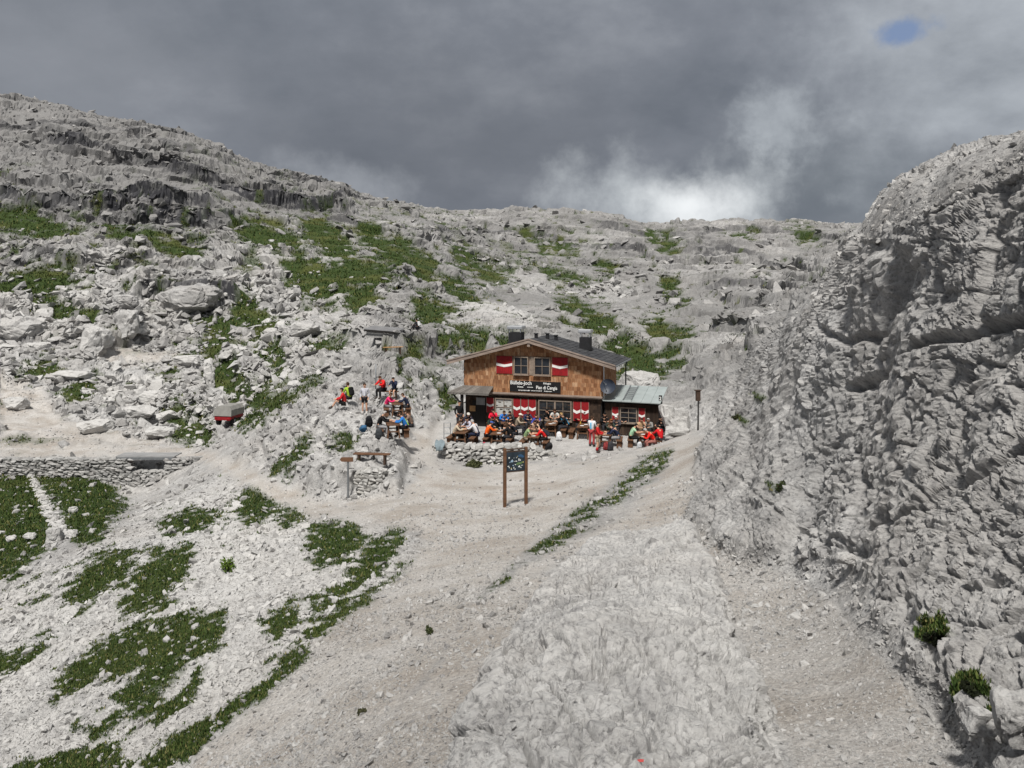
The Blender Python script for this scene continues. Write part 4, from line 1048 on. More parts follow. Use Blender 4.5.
# plank bridge on the wall
bx = lambda px, yd: (px - CX) / F * yd
br = thing('plank_bridge', 'grey plank footbridge lying over the gap in the retaining wall', 'footbridge', (bx(149, 57.2), 57.2, -12.1), .0)
mb = MB()
for i in range(5): mb.box((0, -.5 + i * .27, .02 + .006 * (i % 2)), (4.15, .255, .07))
mb.build('deck', simple('grey_weathered_planks', (.25, .25, .25), .8, .25, 5, stretch=(.3, 1, 1)), br)
MB().beam((-2.05, -.64, -.10), (2.0, -.64, -.10), .07, .17).build('side_beam', M['steel_dark'], br)
MB().beam((-2.0, -.6, -.05), (-2.2, -.62, -.36), .08, .08).build('bracket', M['steel_dark'], br)
MB().box((-1.28, -.35, -.66), (.44, .4, 1.1), bev=.02).build('support_post', simple('red_brown_post', (.075, .032, .024), .8, .3, 5), br)
MB().box((-1.28, -.45, -1.26), (.9, .7, .24), bev=.04).build('post_footing', M['stone_grey'], br)

# information board
pl = hit(504.8, 507.5); pr = hit(526.5, 501.5)
pr = Vector((bx(526.0, pl.y + .34), pl.y + .34, ground_z(bx(526.0, pl.y + .34), pl.y + .34)))
a = math.atan2(pr.y - pl.y, pr.x - pl.x); Wd = math.hypot(pr.x - pl.x, pr.y - pl.y)
ib = thing('information_board', 'dark information board between two brown posts standing in the gravel path', 'sign board', pl, a)
dz = pr.z - pl.z
MB().box((0, 0, 1.14), (.12, .12, 2.46), bev=.012).build('post', M['wood'], ib)
MB().box((Wd, 0, 1.14 + dz / 2), (.12, .12, 2.46 - dz), bev=.012).build('post', M['wood'], ib)
for z in (1.42, 2.22): MB().box((Wd / 2, .0, z), (Wd - .12, .05, .06)).build('rail', M['wood_dark'], ib)
MB().box((Wd / 2, .06, 2.30), (Wd + .1, .24, .035), Matrix.Rotation(-.3, 3, 'X')).build('rain_cover', M['wood_dark'], ib)
pn = MB().box((Wd / 2, -.01, 1.82), (Wd - .13, .04, .76)).build('map_panel', simple('dark_map_print', (.020, .030, .040), .45, .5, 4), ib)
r_ = random.Random(12)
def marks(name, col, cells, parent, y):
    m_ = MB()
    for cx, cz, w_, h_ in cells:
        p_ = []; nn = 7
        for i in range(nn):
            t = 2 * math.pi * i / nn; q = r_.uniform(.6, 1)
            p_.append((cx + math.cos(t) * w_ / 2 * q, cz + math.sin(t) * h_ / 2 * q))
        m_.prism(p_, y, y + .004)
    return m_.build(name, simple(name + '_ink', col, .6, .3, 14), parent)
U = lambda u, v: (.08 + u * (Wd - .16), 2.18 - v * .72)
def cl(lst): return [(*U(u, v), w_, h_) for u, v, w_, h_ in lst]
marks('white_print', (.62, .64, .62), cl([(.12, .28, .10, .09), (.08, .75, .10, .05), (.13, .82, .06, .06), (.39, .85, .05, .10), (.45, .93, .07, .06), (.70, .80, .11, .10), (.79, .86, .06, .05), (.86, .75, .10, .03), (.68, .42, .06, .14), (.76, .45, .05, .1), (.42, .5, .05, .04), (.53, .49, .11, .05), (.40, .30, .04, .03), (.55, .30, .06, .04), (.30, .40, .04, .04), (.48, .68, .08, .05), (.25, .92, .06, .05)]), pn, -.036)
marks('pale_blue_print', (.28, .40, .52), cl([(.28, .47, .15, .12), (.17, .52, .07, .05), (.35, .72, .06, .05)]), pn, -.041)
marks('blue_print', (.03, .08, .16), cl([(.75, .2, .30, .14), (.88, .26, .16, .1)]), pn, -.034)
marks('green_print', (.10, .17, .07), cl([(.70, .62, .32, .12), (.88, .58, .18, .08), (.60, .68, .14, .08)]), pn, -.038)
marks('yellow_print', (.45, .36, .12), cl([(.92, .57, .07, .05), (.24, .86, .06, .05), (.60, .22, .05, .04)]), pn, -.044)

# knoll: signpost, poles, benches
g = hit(348.5, 499.5)
sp_ = thing('signpost', 'grey iron signpost with a brown arrow board at the foot of the rock knoll', 'signpost', g + Vector((0, -.1, -.1)), 0)
MB().tube([(0, 0, 0), (0, 0, 2.0)], .045, 8).build('pole', M['steel_dark'], sp_)
MB().prism([(-.36, 1.93), (-.28, 2.03), (.24, 2.03), (.24, 1.83), (-.28, 1.83)], -.07, -.035).build('arrow_board', M['wood'], sp_)
MB().box((.06, .02, .08), (.22, .2, .2), bev=.04).build('base_stone', M['stone_grey'], sp_)
def bench(px, py, L_, rz, label, mat, h_=.45, name='bench', dep=.34):
    g = hit(px, py)
    b_ = thing(name, label, 'bench', g, rz)
    MB().box((0, 0, h_), (L_, dep, .06), bev=.01).build('seat', mat, b_)
    for sx in (-1, 1): MB().box((sx * L_ * .36, 0, h_ / 2 - .12), (.09, dep * .8, h_ + .2)).build('leg', M['wood_dark'], b_)
    return b_
bench(372, 462.5, 1.75, -.12, 'long weathered plank bench on top of the rock knoll beside the signpost', M['wood'], .34)
bench(393, 352, 1.7, .45, 'lone light brown bench on the bare slope above the picnicking people', M['wood_pale'], .40)
g = hit(375.8, 392)
tag(MB().tube([(0, 0, -.3), (0, 0, 1.9)], [.05, .04], 8).build('pole', M['steel_dark'], None, True, g), 'thin grey pole rising behind the person in the red jacket on the knoll', 'pole')
g = hit(698, 430)
wp = thing('marker_post', 'dark post with a narrow box on top beside the right-hand trail', 'post', g, .1)
MB().tube([(0, 0, -.3), (.02, 0, 1.7)], [.05, .04], 8).build('post', M['black_wood'], wp)
bb = MB().box((.0, 0, 1.95), (.24, .2, .58), bev=.01).build('box', M['wood_dark'], wp)
MB().box((-.02, 0, 2.26), (.36, .28, .04)).build('lid', M['wood_dark'], bb)
# low cellar roof on the slope
g = hit(382, 334.5)
cs = thing('cellar_shelter', 'low shelter with a slanting grey plank roof on the slope left of the hut', 'shelter', g, -.25)
MB().box((0, .6, .0), (2.9, 1.4, .6)).build('wall', M['stone_grey'], cs)
mb = MB()
for i in range(6): mb.box((0, -.15 + i * .29, .36 + .04 * i), (3.15, .28, .05), Matrix.Rotation(.06, 3, 'Y'))
mb.build('roof', simple('grey_shelter_planks', (.22, .22, .225), .8, .2, 5, stretch=(.3, 1, 1)), cs)
MB().box((0, -.34, .27), (3.1, .05, .15), Matrix.Rotation(.06, 3, 'Y')).build('fascia', M['black_wood'], cs)
# small iron rail at the left end of the terrace
g = hutw(-5.75, -2.0)
rl = thing('railing', 'small iron railing at the left end of the hut terrace', 'railing', Vector((bx(447.2, 49), 49, ground_z(bx(447.2, 49), 49))), .1)
for sx in (-.2, .2): MB().tube([(sx, 0, -.2), (sx, 0, 1.0)], .022, 6).build('post', M['steel_dark'], rl)
for z in (.35, .7, .99): MB().tube([(-.2, 0, z), (.2, 0, z)], .018, 6).build('bar', M['steel_dark'], rl)

# shrubs
V3 = lambda *a: Vector(a)
leafm, nt, b = new_mat('shrub_leaves')
rnd = nd(nt, 'ShaderNodeNewGeometry').outputs['Random Per Island']
oi = nd(nt, 'ShaderNodeObjectInfo').outputs['Color']
nt.links.new(mixc(nt, 1.0, ramp(nt, rnd, [(0, .4), (.5, .9), (1, 1.6)]), oi, 'MULTIPLY'), b.inputs['Base Color'])
def shrub(px, py, wm, hm, col, label, group=None, seed=0):
    g = hit(px, py); r = random.Random(seed); t = thing('shrub', label, 'shrub', g, r.uniform(0, 6), group)
    mb = MB(); n = int(300 + 700 * wm); lob = [V3(r.uniform(-.5, .5) * wm * .7, r.uniform(-.5, .5) * wm * .7, r.uniform(.15, .6) * hm) for _ in range(7)]
    for i in range(n):
        u = Vector((r.gauss(0, 1), r.gauss(0, 1), r.gauss(0, 1))).normalized() * r.uniform(.35, 1) ** .5
        k = 1 + .3 * math.sin(5 * u.x + seed) * math.cos(4 * u.y)
        c_0 = lob[i % 7]; p = Vector((c_0.x + u.x * wm * .24 * k, c_0.y + u.y * wm * .24 * k, c_0.z + u.z * hm * .34 * k))
        if p.z < -.03: continue
        s_ = r.uniform(.035, .075) * (.35 + wm * .7); d1 = Vector((r.gauss(0, 1), r.gauss(0, 1), r.gauss(0, 1))).normalized(); d2 = d1.orthogonal().normalized()
        mb.add([p - d1 * s_, p + d2 * s_ * .5, p + d1 * s_, p - d2 * s_ * .5], [(0, 1, 2, 3)])
    f = mb.build('foliage', leafm, t); f.color = (*col, 1)
    mb = MB()
    for i in range(5):
        a = i * 1.3; mb.tube([(0, 0, -.05), (math.cos(a) * wm * .2, math.sin(a) * wm * .2, hm * .5)], [.02, .008], 5)
    mb.build('stem', M['wood_dark'], t)
shrub(228, 572, .42, .46, (.075, .12, .015), 'small bright green shrub alone on the white scree slope', seed=1)
shrub(473, 466.5, .95, .36, (.045, .05, .02), 'dark low shrub at the foot of the terrace wall, left of the information board', seed=2)
shrub(496, 465, .42, .32, (.045, .055, .022), 'small round shrub at the terrace wall close to the information board', seed=3)
shrub(429.5, 635, .15, .15, (.045, .055, .022), 'tiny dark shrub on the bare dirt below the gravel path', seed=4)
shrub(936, 643, .20, .11, (.014, .018, .007), 'dark cushion shrub in the cleft at the foot of the cliff', seed=5)
shrub(970, 692, .17, .06, (.014, .018, .007), 'flat dark shrub lowest of those at the cliff foot', seed=6)
shrub(362, 714, .09, .07, (.05, .05, .025), 'tiny tuft of scrub low on the dirt slope', seed=7)
shrub(780, 492, .3, .28, (.035, .045, .015), 'small shrub growing in the crack of the rock buttress', seed=8)
shrub(736, 420, .35, .22, (.04, .045, .02), 'small shrub on the ledge right of the marker post', seed=9)

# boulders
def boulder(px, py, wpx, hpx, label, seed, tn=.75, ysq=.8, flat=0.0, name='boulder', tilt=0.0):
    g = hit(px, py); k = g.y / F; w_, h_ = wpx * k, hpx * k
    bm = bmesh.new(); r = np.random.default_rng(seed)
    p = r.normal(size=(26, 3)); p /= np.linalg.norm(p, axis=1, keepdims=True)
    p = np.sign(p) * np.abs(p) ** .7
    for v in p: bm.verts.new(v)
    res = bmesh.ops.convex_hull(bm, input=bm.verts)
    bmesh.ops.delete(bm, geom=[q for q in res['geom_interior'] if isinstance(q, bmesh.types.BMVert)], context='VERTS')
    bmesh.ops.triangulate(bm, faces=bm.faces)
    bmesh.ops.subdivide_edges(bm, edges=bm.edges, cuts=3, use_grid_fill=True)
    bmesh.ops.triangulate(bm, faces=bm.faces)
    bmesh.ops.subdivide_edges(bm, edges=bm.edges, cuts=1, use_grid_fill=True)
    V = np.array([v.co for v in bm.verts]); V = V / np.array([np.abs(V[:, 0]).max(), np.abs(V[:, 1]).max(), np.abs(V[:, 2]).max()])
    V = V * np.array([w_ / 2, w_ / 2 * ysq, h_ / 2])
    o = r.uniform(0, 50, 3); d_ = V / (np.linalg.norm(V, axis=1, keepdims=True) + 1e-6)
    s1 = max(h_, w_ * .4); a_, e_ = worley(V[:, 0] / s1 * 1.6 + o[0], V[:, 1] / s1 * 1.6 + o[1], V[:, 2] / s1 * 2.4 + o[2], seed)
    b2, e2 = worley(V[:, 0] / s1 * 5 + o[0], V[:, 1] / s1 * 5 + o[1], V[:, 2] / s1 * 7 + o[2], seed + 1)
    V = V + d_ * (a_ * .10 + b2 * .035 - sstep(.1, 0, e_) * .05)[:, None] * s1
    c, s_ = math.cos(tilt), math.sin(tilt); V = np.stack([V[:, 0] * c - V[:, 2] * s_, V[:, 1], V[:, 0] * s_ + V[:, 2] * c], 1)
    for v, q in zip(bm.verts, V): v.co = q
    me = bpy.data.meshes.new(name); bm.to_mesh(me); bm.free(); me.materials.append(M_TERR)
    a = me.attributes.new('cover', 'FLOAT_COLOR', 'POINT'); n_ = len(me.vertices)
    a.data.foreach_set('color', np.tile(np.array([0, 0, 0, tn], np.float32), n_))
    o = bpy.data.objects.new(name, me); COL.objects.link(o)
    o.location = g + Vector((0, w_ * ysq * .3, h_ * .42))
    return tag(o, label, 'boulder')
for i, a in enumerate([
    (17, 344, 44, 28, 'big rounded grey boulder above a dark hollow at the left edge', .62),
    (92, 352, 30, 28, 'upright pale boulder in the middle of the block field', .78),
    (124, 344, 24, 32, 'tall block standing like a pillar right of the upright pale boulder', .66),
    (122, 308, 27, 14, 'squat flat-topped block above the pillar-shaped one', .58),
    (35, 354, 24, 12, 'low white boulder right of the dark hollow', .9),
    (70, 379, 44, 9, 'long white slab lying above a turf patch', .95),
    (184, 367, 32, 12, 'flat square slab with a shadowed underside', .88),
    (92, 435, 34, 15, 'bright white boulder beside the track left of the trailer', 1.0),
    (158, 439, 30, 11, 'low white boulder close left of the trailer', .95),
    (135, 418, 34, 13, 'white slab above the boulder beside the track', .98),
    (166, 422, 24, 10, 'white block right of the slab and above the low boulder', .97),
    (208, 390, 11, 26, 'narrow white stone slanting upright above the trailer', .98),
    (302, 341, 34, 18, 'large rounded boulder on the turf uphill from the knoll', .72),
    (272, 336, 22, 9, 'pale flat rock left of the large rounded hillside boulder', .88),
    (12, 410, 26, 13, 'white rock by the track at the left edge', .88),
    (150, 405, 30, 14, 'broad white slab in the centre of the rubble field', .95),
    (52, 545, 17, 17, 'squat boulder at the lower end of the white stone line', .75),
    (70, 539, 12, 9, 'small white boulder beside the squat one in the hollow', .95),
    (28, 541, 11, 8, 'white stone in the dark turf left of the stone line', .95),
    (118, 486, 9, 9, 'rounded stone at the corner of the turf below the retaining wall', .85),
    (72, 514, 9, 7, 'white stone in the turf right of the stone line', .95),
    (10, 543, 10, 7, 'pale stone in the turf at the left edge of the hollow', .95),
    (24, 575, 12, 8, 'white stone at the foot of the turf hollow', .95),
    (387, 461, 8, 9, 'white stone at the right end of the knoll bench', .95),
    (362, 455, 12, 7, 'white stone behind the left end of the knoll bench', .95),
    (672, 438, 40, 36, 'large pale rock slab behind the person in the striped shirt', .72),
    (985, 742, 34, 30, 'grey boulder at the bottom of the cliff nearest the viewer', .55),
    (1022, 752, 44, 60, 'big rounded boulder at the lower right corner', .55),
    (848, 566, 20, 12, 'pale block at the cliff foot below the diagonal crack', .8),
    (640, 396, 46, 24, 'smooth pale rock showing above the annex roof', .75),
    (185, 312, 62, 30, 'broad layered rock outcrop in the hillside below the cliff band', .45),
    (60, 330, 16, 10, 'small white block above the upright boulder', .92),
]): boulder(*a[:5], 700 + i, a[5], tilt=(.18 if i in (11,) else 0))
# line of white stones through the turf
line = np.array([(31, 478), (37, 488), (43, 500), (49, 512), (55, 522), (60, 530), (63, 540)], float); V = []; FC = []; base = 0
for i in range(420):
    t = rng.random() * (len(line) - 1); k = int(t); q = line[k] + (line[k + 1] - line[k]) * (t - k); wdt = 3 + 5 * t / 6
    g = hit(q[0] + rng.normal(0, wdt * .45), q[1] + rng.normal(0, 1.5)); sv, sf = SH[rng.integers(8)]
    s_ = rng.uniform(.07, .22); V.append(sv * s_ * rng.uniform(.7, 1.2, 3) + np.array(g) + np.array([0, 0, s_ * .3])); FC.append(sf + base); base += len(sv)
V = np.concatenate(V); FC = np.concatenate(FC); cc = np.zeros((len(V), 4)); cc[:, 3] = .85
o = bpy.data.objects.new('stone_rubble', mesh_from(V, FC, 'stone_rubble', M_TERR, False, cc)); COL.objects.link(o); o['kind'] = 'stuff'
# red and white trail blaze painted on the slab
g = hit(640, 764)
o = MB().prism([(-.022, -.008), (.018, -.012), (.026, .003), (.004, .008), (-.02, .007)], 0, .004).build('trail_mark', simple('red_trail_paint', (.34, .05, .045), .8, .4, 60))
o.location = g + Vector((0, -.02, .035)); o.rotation_euler = (-.9, 0, .2)
tag(o, 'small red trail mark painted on the foreground rock', 'trail mark')
# ------------------------------------------------------------------ tables, benches
def make_table(name, label, cat, loc, rz, L_=1.5, W_=.72, H_=.74, mat=None):
    t = thing(name, label, cat, loc, rz)
    mb = MB(); n = 5
    for i in range(n): mb.box((-W_ / 2 + W_ * (i + .5) / n, 0, H_), (W_ / n - .008, L_, .045))
    mb.build('table_top', mat or M['wood'], t)
    for sx in (-1, 1):
        for sy in (-1, 1): MB().beam((sx * W_ * .36, sy * L_ * .36, H_ - .02), (sx * W_ * .46, sy * L_ * .38, 0), .08, .08).build('leg', mat or M['wood'], t)
    for sy in (-1, 1): MB().box((0, sy * L_ * .37, .36), (W_ * .78, .05, .07)).build('stretcher', mat or M['wood'], t)
    return t
def make_bench(label, loc, rz, L_=1.4, mat=None):
    t = thing('wooden_bench', label, 'bench', loc, rz, 'benches at the wooden tables')
    mb = MB()
    for i in (0, 1): mb.box((-.085 + i * .17, 0, .44), (.16, L_, .045))
    mb.build('seat', mat or M['wood'], t)
    for sy in (-1, 1):
        MB().box((0, sy * L_ * .38, .21), (.28, .06, .42)).build('leg', mat or M['wood'], t)
    return t
T0 = make_table('wooden_table', 'brown table at the left terrace end between beige jumper and white jacket', 'table', (bx(462.5, 47.9), 47.9, float(floor_z(47.9))), YAW * .6)
T0['group'] = 'wooden tables of the hut'
B0 = make_bench('bench under the person in the beige jumper', T0.location, YAW * .6)
def tbl(px, yd, rz, label, z=None, benches=()):
    z = float(floor_z(yd)) if z is None else z
    loc = Vector((bx(px, yd), yd, z)); t = copy_thing(T0, loc, rz, label, 'wooden tables of the hut')
    for off, lab in benches: put_bench(loc, rz, off, lab)
    return t
_first = [True]
def put_bench(loc, rz, off, lab):
    p = Vector(loc) + Matrix.Rotation(rz, 3, 'Z') @ Vector((off, 0, 0))
    if _first[0]:
        B0.location = p; B0.rotation_euler.z = rz; B0['label'] = lab; _first[0] = False; return B0
    return copy_thing(B0, p, rz, lab)
a6 = YAW * .6
put_bench(T0.location, a6, -.68, 'bench under the person in the beige jumper at the left end of the terrace')
put_bench(T0.location, a6, .70, 'bench under the person in the white and navy jacket')
tbl(498.5, 47.6, a6, 'brown table behind the wall between the orange jacket and the long-haired person in black', benches=((-.7, 'bench under the person in the orange jacket'), (.72, 'bench under the long-haired person in black')))
tbl(534.5, 46.9, a6, 'brown table nearest the wall end, beside the person in the green T-shirt', benches=((-.66, 'bench under the person in the green T-shirt'), (.70, 'bench under the person in the red top with black backpack')))
tbl(552, 50.0, a6, 'table under the big window before the person in the pale grey T-shirt', benches=((.78, 'bench under the person in black with a cyan stripe'), (-.82, 'bench under the person in the blue shirt')))
tbl(583.5, 49.4, a6, 'table with pale plates between the cyan stripe and the standing people', benches=((-.72, 'empty bench at the table with pale plates'),))
tbl(606, 47.4, a6, 'table before the standing child in the red jacket', benches=((.80, 'bench under the person in navy jacket and grey trousers'),))
tbl(645, 47.3, a6, 'right-hand table between the pale green top and the red jackets', benches=((-.84, 'bench under the person in the pale green top'), (.80, 'bench under the people in red at the right end')))
tbl(645, 50.4, YAW + math.pi / 2, 'table close under the annex window', benches=((.62, 'bench against the annex wall'),))
tbl(499.5, 50.2, YAW + math.pi / 2, 'table close to the wall under the red and blue jackets', benches=((.64, 'bench along the hut wall under the red and the blue jacket'),))
def kz(px, yd): return ground_z(bx(px, yd), yd)
kA = hit(392.5, 436.5); kB = hit(397, 415.5); kC = hit(388, 399)
tbl(CX + F * kA.x / kA.y, kA.y, .25, 'brown table lowest on the knoll between the black jumper and the blue jacket', z=kA.z, benches=((-.70, 'bench under the person in black jumper and grey trousers'), (.72, 'stool-like bench under the person in the blue jacket')))
tbl(CX + F * kB.x / kB.y, kB.y, .2, 'table on the knoll between the pink and the navy jacket', z=kB.z, benches=((-.66, 'bench under the person in the pink jacket on the knoll'), (.68, 'bench under the person in the navy jacket on the knoll')))
put_bench(kC, math.pi / 2 - .1, 0, 'topmost bench of the knoll under the person in the red jacket')

# ------------------------------------------------------------------ people
def skin_mesh(name, verts, edges, radii, root, level=1):
    me = bpy.data.meshes.new(name); me.from_pydata(verts, edges, [])
    o = bpy.data.objects.new(name, me); COL.objects.link(o)
    md = o.modifiers.new('skin', 'SKIN'); md.use_smooth_shade = True
    for v, r in zip(me.skin_vertices[0].data, radii): v.radius = (r, r) if not isinstance(r, tuple) else r
    me.skin_vertices[0].data[root].use_root = True
    sb = o.modifiers.new('sub', 'SUBSURF'); sb.levels = level; sb.render_levels = level
    dg = bpy.context.evaluated_depsgraph_get(); dg.update()
    out = bpy.data.meshes.new_from_object(o.evaluated_get(dg)); out.name = name
    COL.objects.unlink(o); bpy.data.objects.remove(o); bpy.data.meshes.remove(me)
    return out
V_ = Vector
# joints of each pose: the figure faces -y, z up, origin on the ground below the hips
def joints(pose):
    J = {}
    if pose == 'stand':
        J.update(pel=(0, 0, .95), waist=(0, -.01, 1.12), chest=(0, 0, 1.32), neck=(0, -.01, 1.50), head=(0, -.03, 1.60), top=(0, -.02, 1.72))
        for s in (-1, 1):
            J.update({('hip', s): (s * .09, 0, .90), ('kne', s): (s * .11, -.03, .49), ('ank', s): (s * .12, .02, .09), ('toe', s): (s * .14, -.15, .03),
                      ('sho', s): (s * .18, 0, 1.42), ('elb', s): (s * .26, .05, 1.14), ('wri', s): (s * .22, -.10, .92)})
    elif pose == 'serve':
        J = joints('stand')
        for s in (-1, 1): J[('elb', s)] = (s * .25, -.10, 1.16); J[('wri', s)] = (s * .16, -.38, 1.10)
    elif pose in ('sit', 'lean', 'hand', 'hunch'):
        d = dict(sit=0, lean=.16, hand=.10, hunch=.30)[pose]
        J.update(pel=(0, .02, .54), waist=(0, .03 - d * .2, .72), chest=(0, .02 - d * .7, .93 - d * .12), neck=(0, -.01 - d * 1.1, 1.11 - d * .3), head=(0, -.05 - d * 1.4, 1.20 - d * .4), top=(0, -.05 - d * 1.55, 1.33 - d * .45))
        for s in (-1, 1):
            sh = (s * .18, 0 - d * .9, 1.03 - d * .25)
            J.update({('hip', s): (s * .09, 0, .52), ('kne', s): (s * .13, -.42, .50), ('ank', s): (s * .13, -.38, .10), ('toe', s): (s * .15, -.55, .035), ('sho', s): sh,
                      ('elb', s): (s * .26, sh[1] - .16, .80), ('wri', s): (s * .13, sh[1] - .40, .82)})
        if pose == 'hand': J[('elb', 1)] = (.22, -.30, .84); J[('wri', 1)] = (.07, -.27, 1.08)
        if pose == 'sit':
            for s in (-1, 1): J[('elb', s)] = (s * .25, -.02, .79); J[('wri', s)] = (s * .12, -.24, .66)
        if pose == 'hunch':
            for s in (-1, 1): J[('elb', s)] = (s * .24, -.46, .70); J[('wri', s)] = (s * .10, -.62, .78)
    elif pose == 'low':       # sitting low on a rock, knees up
        J.update(pel=(0, .05, .30), waist=(0, .08, .46), chest=(0, .03, .66), neck=(0, -.03, .84), head=(0, -.07, .93), top=(0, -.07, 1.06))
        for s in (-1, 1):
            J.update({('hip', s): (s * .09, .02, .28), ('kne', s): (s * .13, -.34, .44), ('ank', s): (s * .13, -.55, .10), ('toe', s): (s * .15, -.72, .04), ('sho', s): (s * .18, -.01, .76),
                      ('elb', s): (s * .25, -.14, .54), ('wri', s): (s * .12, -.36, .50)})
    return J
_cache = {}
def limb(pts, rad, n=8): return MB().tube(pts, rad, n)
def person_meshes(pose, sleeves, shorts):
    key = (pose, sleeves, shorts)
    if key in _cache: return _cache[key]
    J = {k: V_(v) for k, v in joints(pose).items()}
    # one continuous body
    names = ['pel', 'waist', 'chest', 'neck', 'head', 'top']; rad = dict(pel=.115, waist=.10, chest=.12, neck=.05, head=.082, top=.066)
    vs_, rr, ed, ix = [], [], [], {}
    for k in names: ix[k] = len(vs_); vs_.append(J[k]); rr.append(rad[k])
    for p, q in zip(names, names[1:]): ed.append((ix[p], ix[q]))
    for s in (-1, 1):
        prev = ix['pel']
        for k, r in (('hip', .092), ('kne', .060), ('ank', .040), ('toe', .030)):
            ix[(k, s)] = len(vs_); vs_.append(J[(k, s)]); rr.append(r); ed.append((prev, ix[(k, s)])); prev = ix[(k, s)]
        prev = ix['chest']
        hd = (J[('wri', s)] - J[('elb', s)]).normalized(); palm = J[('wri', s)] + hd * .07
        for k, r, v in (('sho', .062, J[('sho', s)]), ('elb', .044, J[('elb', s)]), ('wri', .028, J[('wri', s)]), ('pal', .034, palm)):
            ix[(k, s)] = len(vs_); vs_.append(v); rr.append(r); ed.append((prev, ix[(k, s)])); prev = ix[(k, s)]
    body = skin_mesh('body', vs_, ed, rr, 0)
    # fingers, nose, ears, eyes and mouth
    x = MB()
    for s in (-1, 1):
        hd = (J[('wri', s)] - J[('elb', s)]).normalized(); side = hd.cross(V_((0, 0, 1))); side = side.normalized() if side.length > .1 else V_((1, 0, 0)); dn = hd.cross(side)
        if dn.z > 0: dn = -dn
        pb = J[('wri', s)] + hd * .075
        for i, ln_ in enumerate((.068, .078, .072, .056)):
            a = pb + side * (-.027 + i * .018)
            x.tube([a - hd * .02, a + hd * ln_ * .5 + dn * .004, a + hd * ln_ * .8 + dn * .02, a + hd * ln_ * .9 + dn * .036], [.0095, .009, .008, .006], 5)
        th = J[('wri', s)] + hd * .035 + side * s * -.028
        x.tube([th, th + hd * .03 - side * s * .02, th + hd * .062 - side * s * .022], [.012, .010, .008], 5)
    up = (J['top'] - J['head']).normalized(); fw = V_((0, -1, 0)); fw = (fw - up * fw.dot(up)).normalized(); rt = fw.cross(up)
    hc = J['head'] + up * .045
    x.tube([hc + fw * .085 + up * .02, hc + fw * .112 - up * .012, hc + fw * .085 - up * .02], [.008, .016, .010], 6)
    for s in (-1, 1):
        x.box(hc + rt * s * .088 + up * .005, (.022, .04, .055), None, 0, .008)
        x.tube([hc + rt * s * .033 + fw * .080 + up * .024, hc + rt * s * .033 + fw * .093 + up * .024], [.012, .006], 6, mi=1)
    x.box(hc + fw * .088 - up * .048, (.045, .014, .010), None, 2)
    tmp = bpy.data.meshes.new('tmp'); tmp.from_pydata(x.v, [], x.f); tmp.polygons.foreach_set('material_index', x.m)
    bm = bmesh.new(); bm.from_mesh(body); bm.from_mesh(tmp); bmesh.ops.recalc_face_normals(bm, faces=bm.faces); bm.to_mesh(body); bm.free(); bpy.data.meshes.remove(tmp)
    for i in range(3): body.materials.append(None)
    # jacket or T-shirt
    cv, cr, ce = [], [], []
    def cadd(p, r, prev=None):
        cv.append(p); cr.append(r)
        if prev is not None: ce.append((prev, len(cv) - 1))
        return len(cv) - 1
    c0 = cadd(J['pel'] + V_((0, 0, -.02)), .150); c1 = cadd(J['waist'], (.140), c0); c2 = cadd(J['chest'], .150, c1)
    cadd(J['chest'].lerp(J['neck'], .85), .068, c2)
    for s in (-1, 1):
        a = cadd(J[('sho', s)], .078, c2)
        if sleeves == 'long':
            b_ = cadd(J[('elb', s)], .060, a); cadd(J[('elb', s)].lerp(J[('wri', s)], .92), .045, b_)
        else: cadd(J[('sho', s)].lerp(J[('elb', s)], .65), .066, a)
    top = skin_mesh('jacket' if sleeves == 'long' else 'shirt', cv, ce, cr, 0)
    cv, cr, ce = [], [], []
    c0 = cadd(J['pel'] + V_((0, 0, .03)), .138)
    for s in (-1, 1):
        a = cadd(J[('hip', s)], .112, c0)
        if shorts: cadd(J[('hip', s)].lerp(J[('kne', s)], .75), .088, a)
        else:
            b_ = cadd(J[('kne', s)], .080, a); cadd(J[('ank', s)] + V_((0, 0, .02)), .062, b_)
    legs = skin_mesh('shorts' if shorts else 'trousers', cv, ce, cr, 0)
    shoes = []
    for s in (-1, 1):
        f_ = (J[('toe', s)] - J[('ank', s)]); f_.z = 0; f_.normalize(); q = V_((J[('ank', s)].x, J[('ank', s)].y, 0)); z0 = J[('toe', s)].z - .035
        sm = skin_mesh('boot', [q + V_((0, 0, .16 + z0)), q + V_((0, 0, .065 + z0)), q + f_ * .13 + V_((0, 0, .045 + z0)), q + f_ * .20 + V_((0, 0, .04 + z0))], [(0, 1), (1, 2), (2, 3)], [.058, .062, .052, .036], 1)
        shoes.append(sm)
    # hair shells: a cap over the crown and nape
    def shell(depth, long_=0):
        vs2, fs2 = [], []; nu, nv = 12, 7
        for j in range(nv):
            ph = (math.pi * .62) * j / (nv - 1)
            for i in range(nu):
                th = 2 * math.pi * i / nu
                d_ = up * math.cos(ph) + (rt * math.cos(th) + fw * math.sin(th)) * math.sin(ph)
                lim = 1.0
                p = hc + up * .012 + V_((d_.x * .100, d_.y * .112, d_.z * .108)) * depth
                if math.sin(th) > .35 and ph > math.pi * .33: p = hc + up * .055 + (p - hc) * .72
                if long_ and ph > 1.4 and math.sin(th) < .3: p = p - up * long_ * (ph - 1.4) / .55 - fw * .02
                vs2.append(p)
        for j in range(nv - 1):
            for i in range(nu): fs2.append((j * nu + i, j * nu + (i + 1) % nu, (j + 1) * nu + (i + 1) % nu, (j + 1) * nu + i))
        m_ = bpy.data.meshes.new('hair'); m_.from_pydata(vs2, [], fs2); m_.polygons.foreach_set('use_smooth', [True] * len(fs2)); return m_
    hair = shell(1.0); hair_long = shell(1.04, .20)
    # peaked cap
    cp = MB(); rings = []
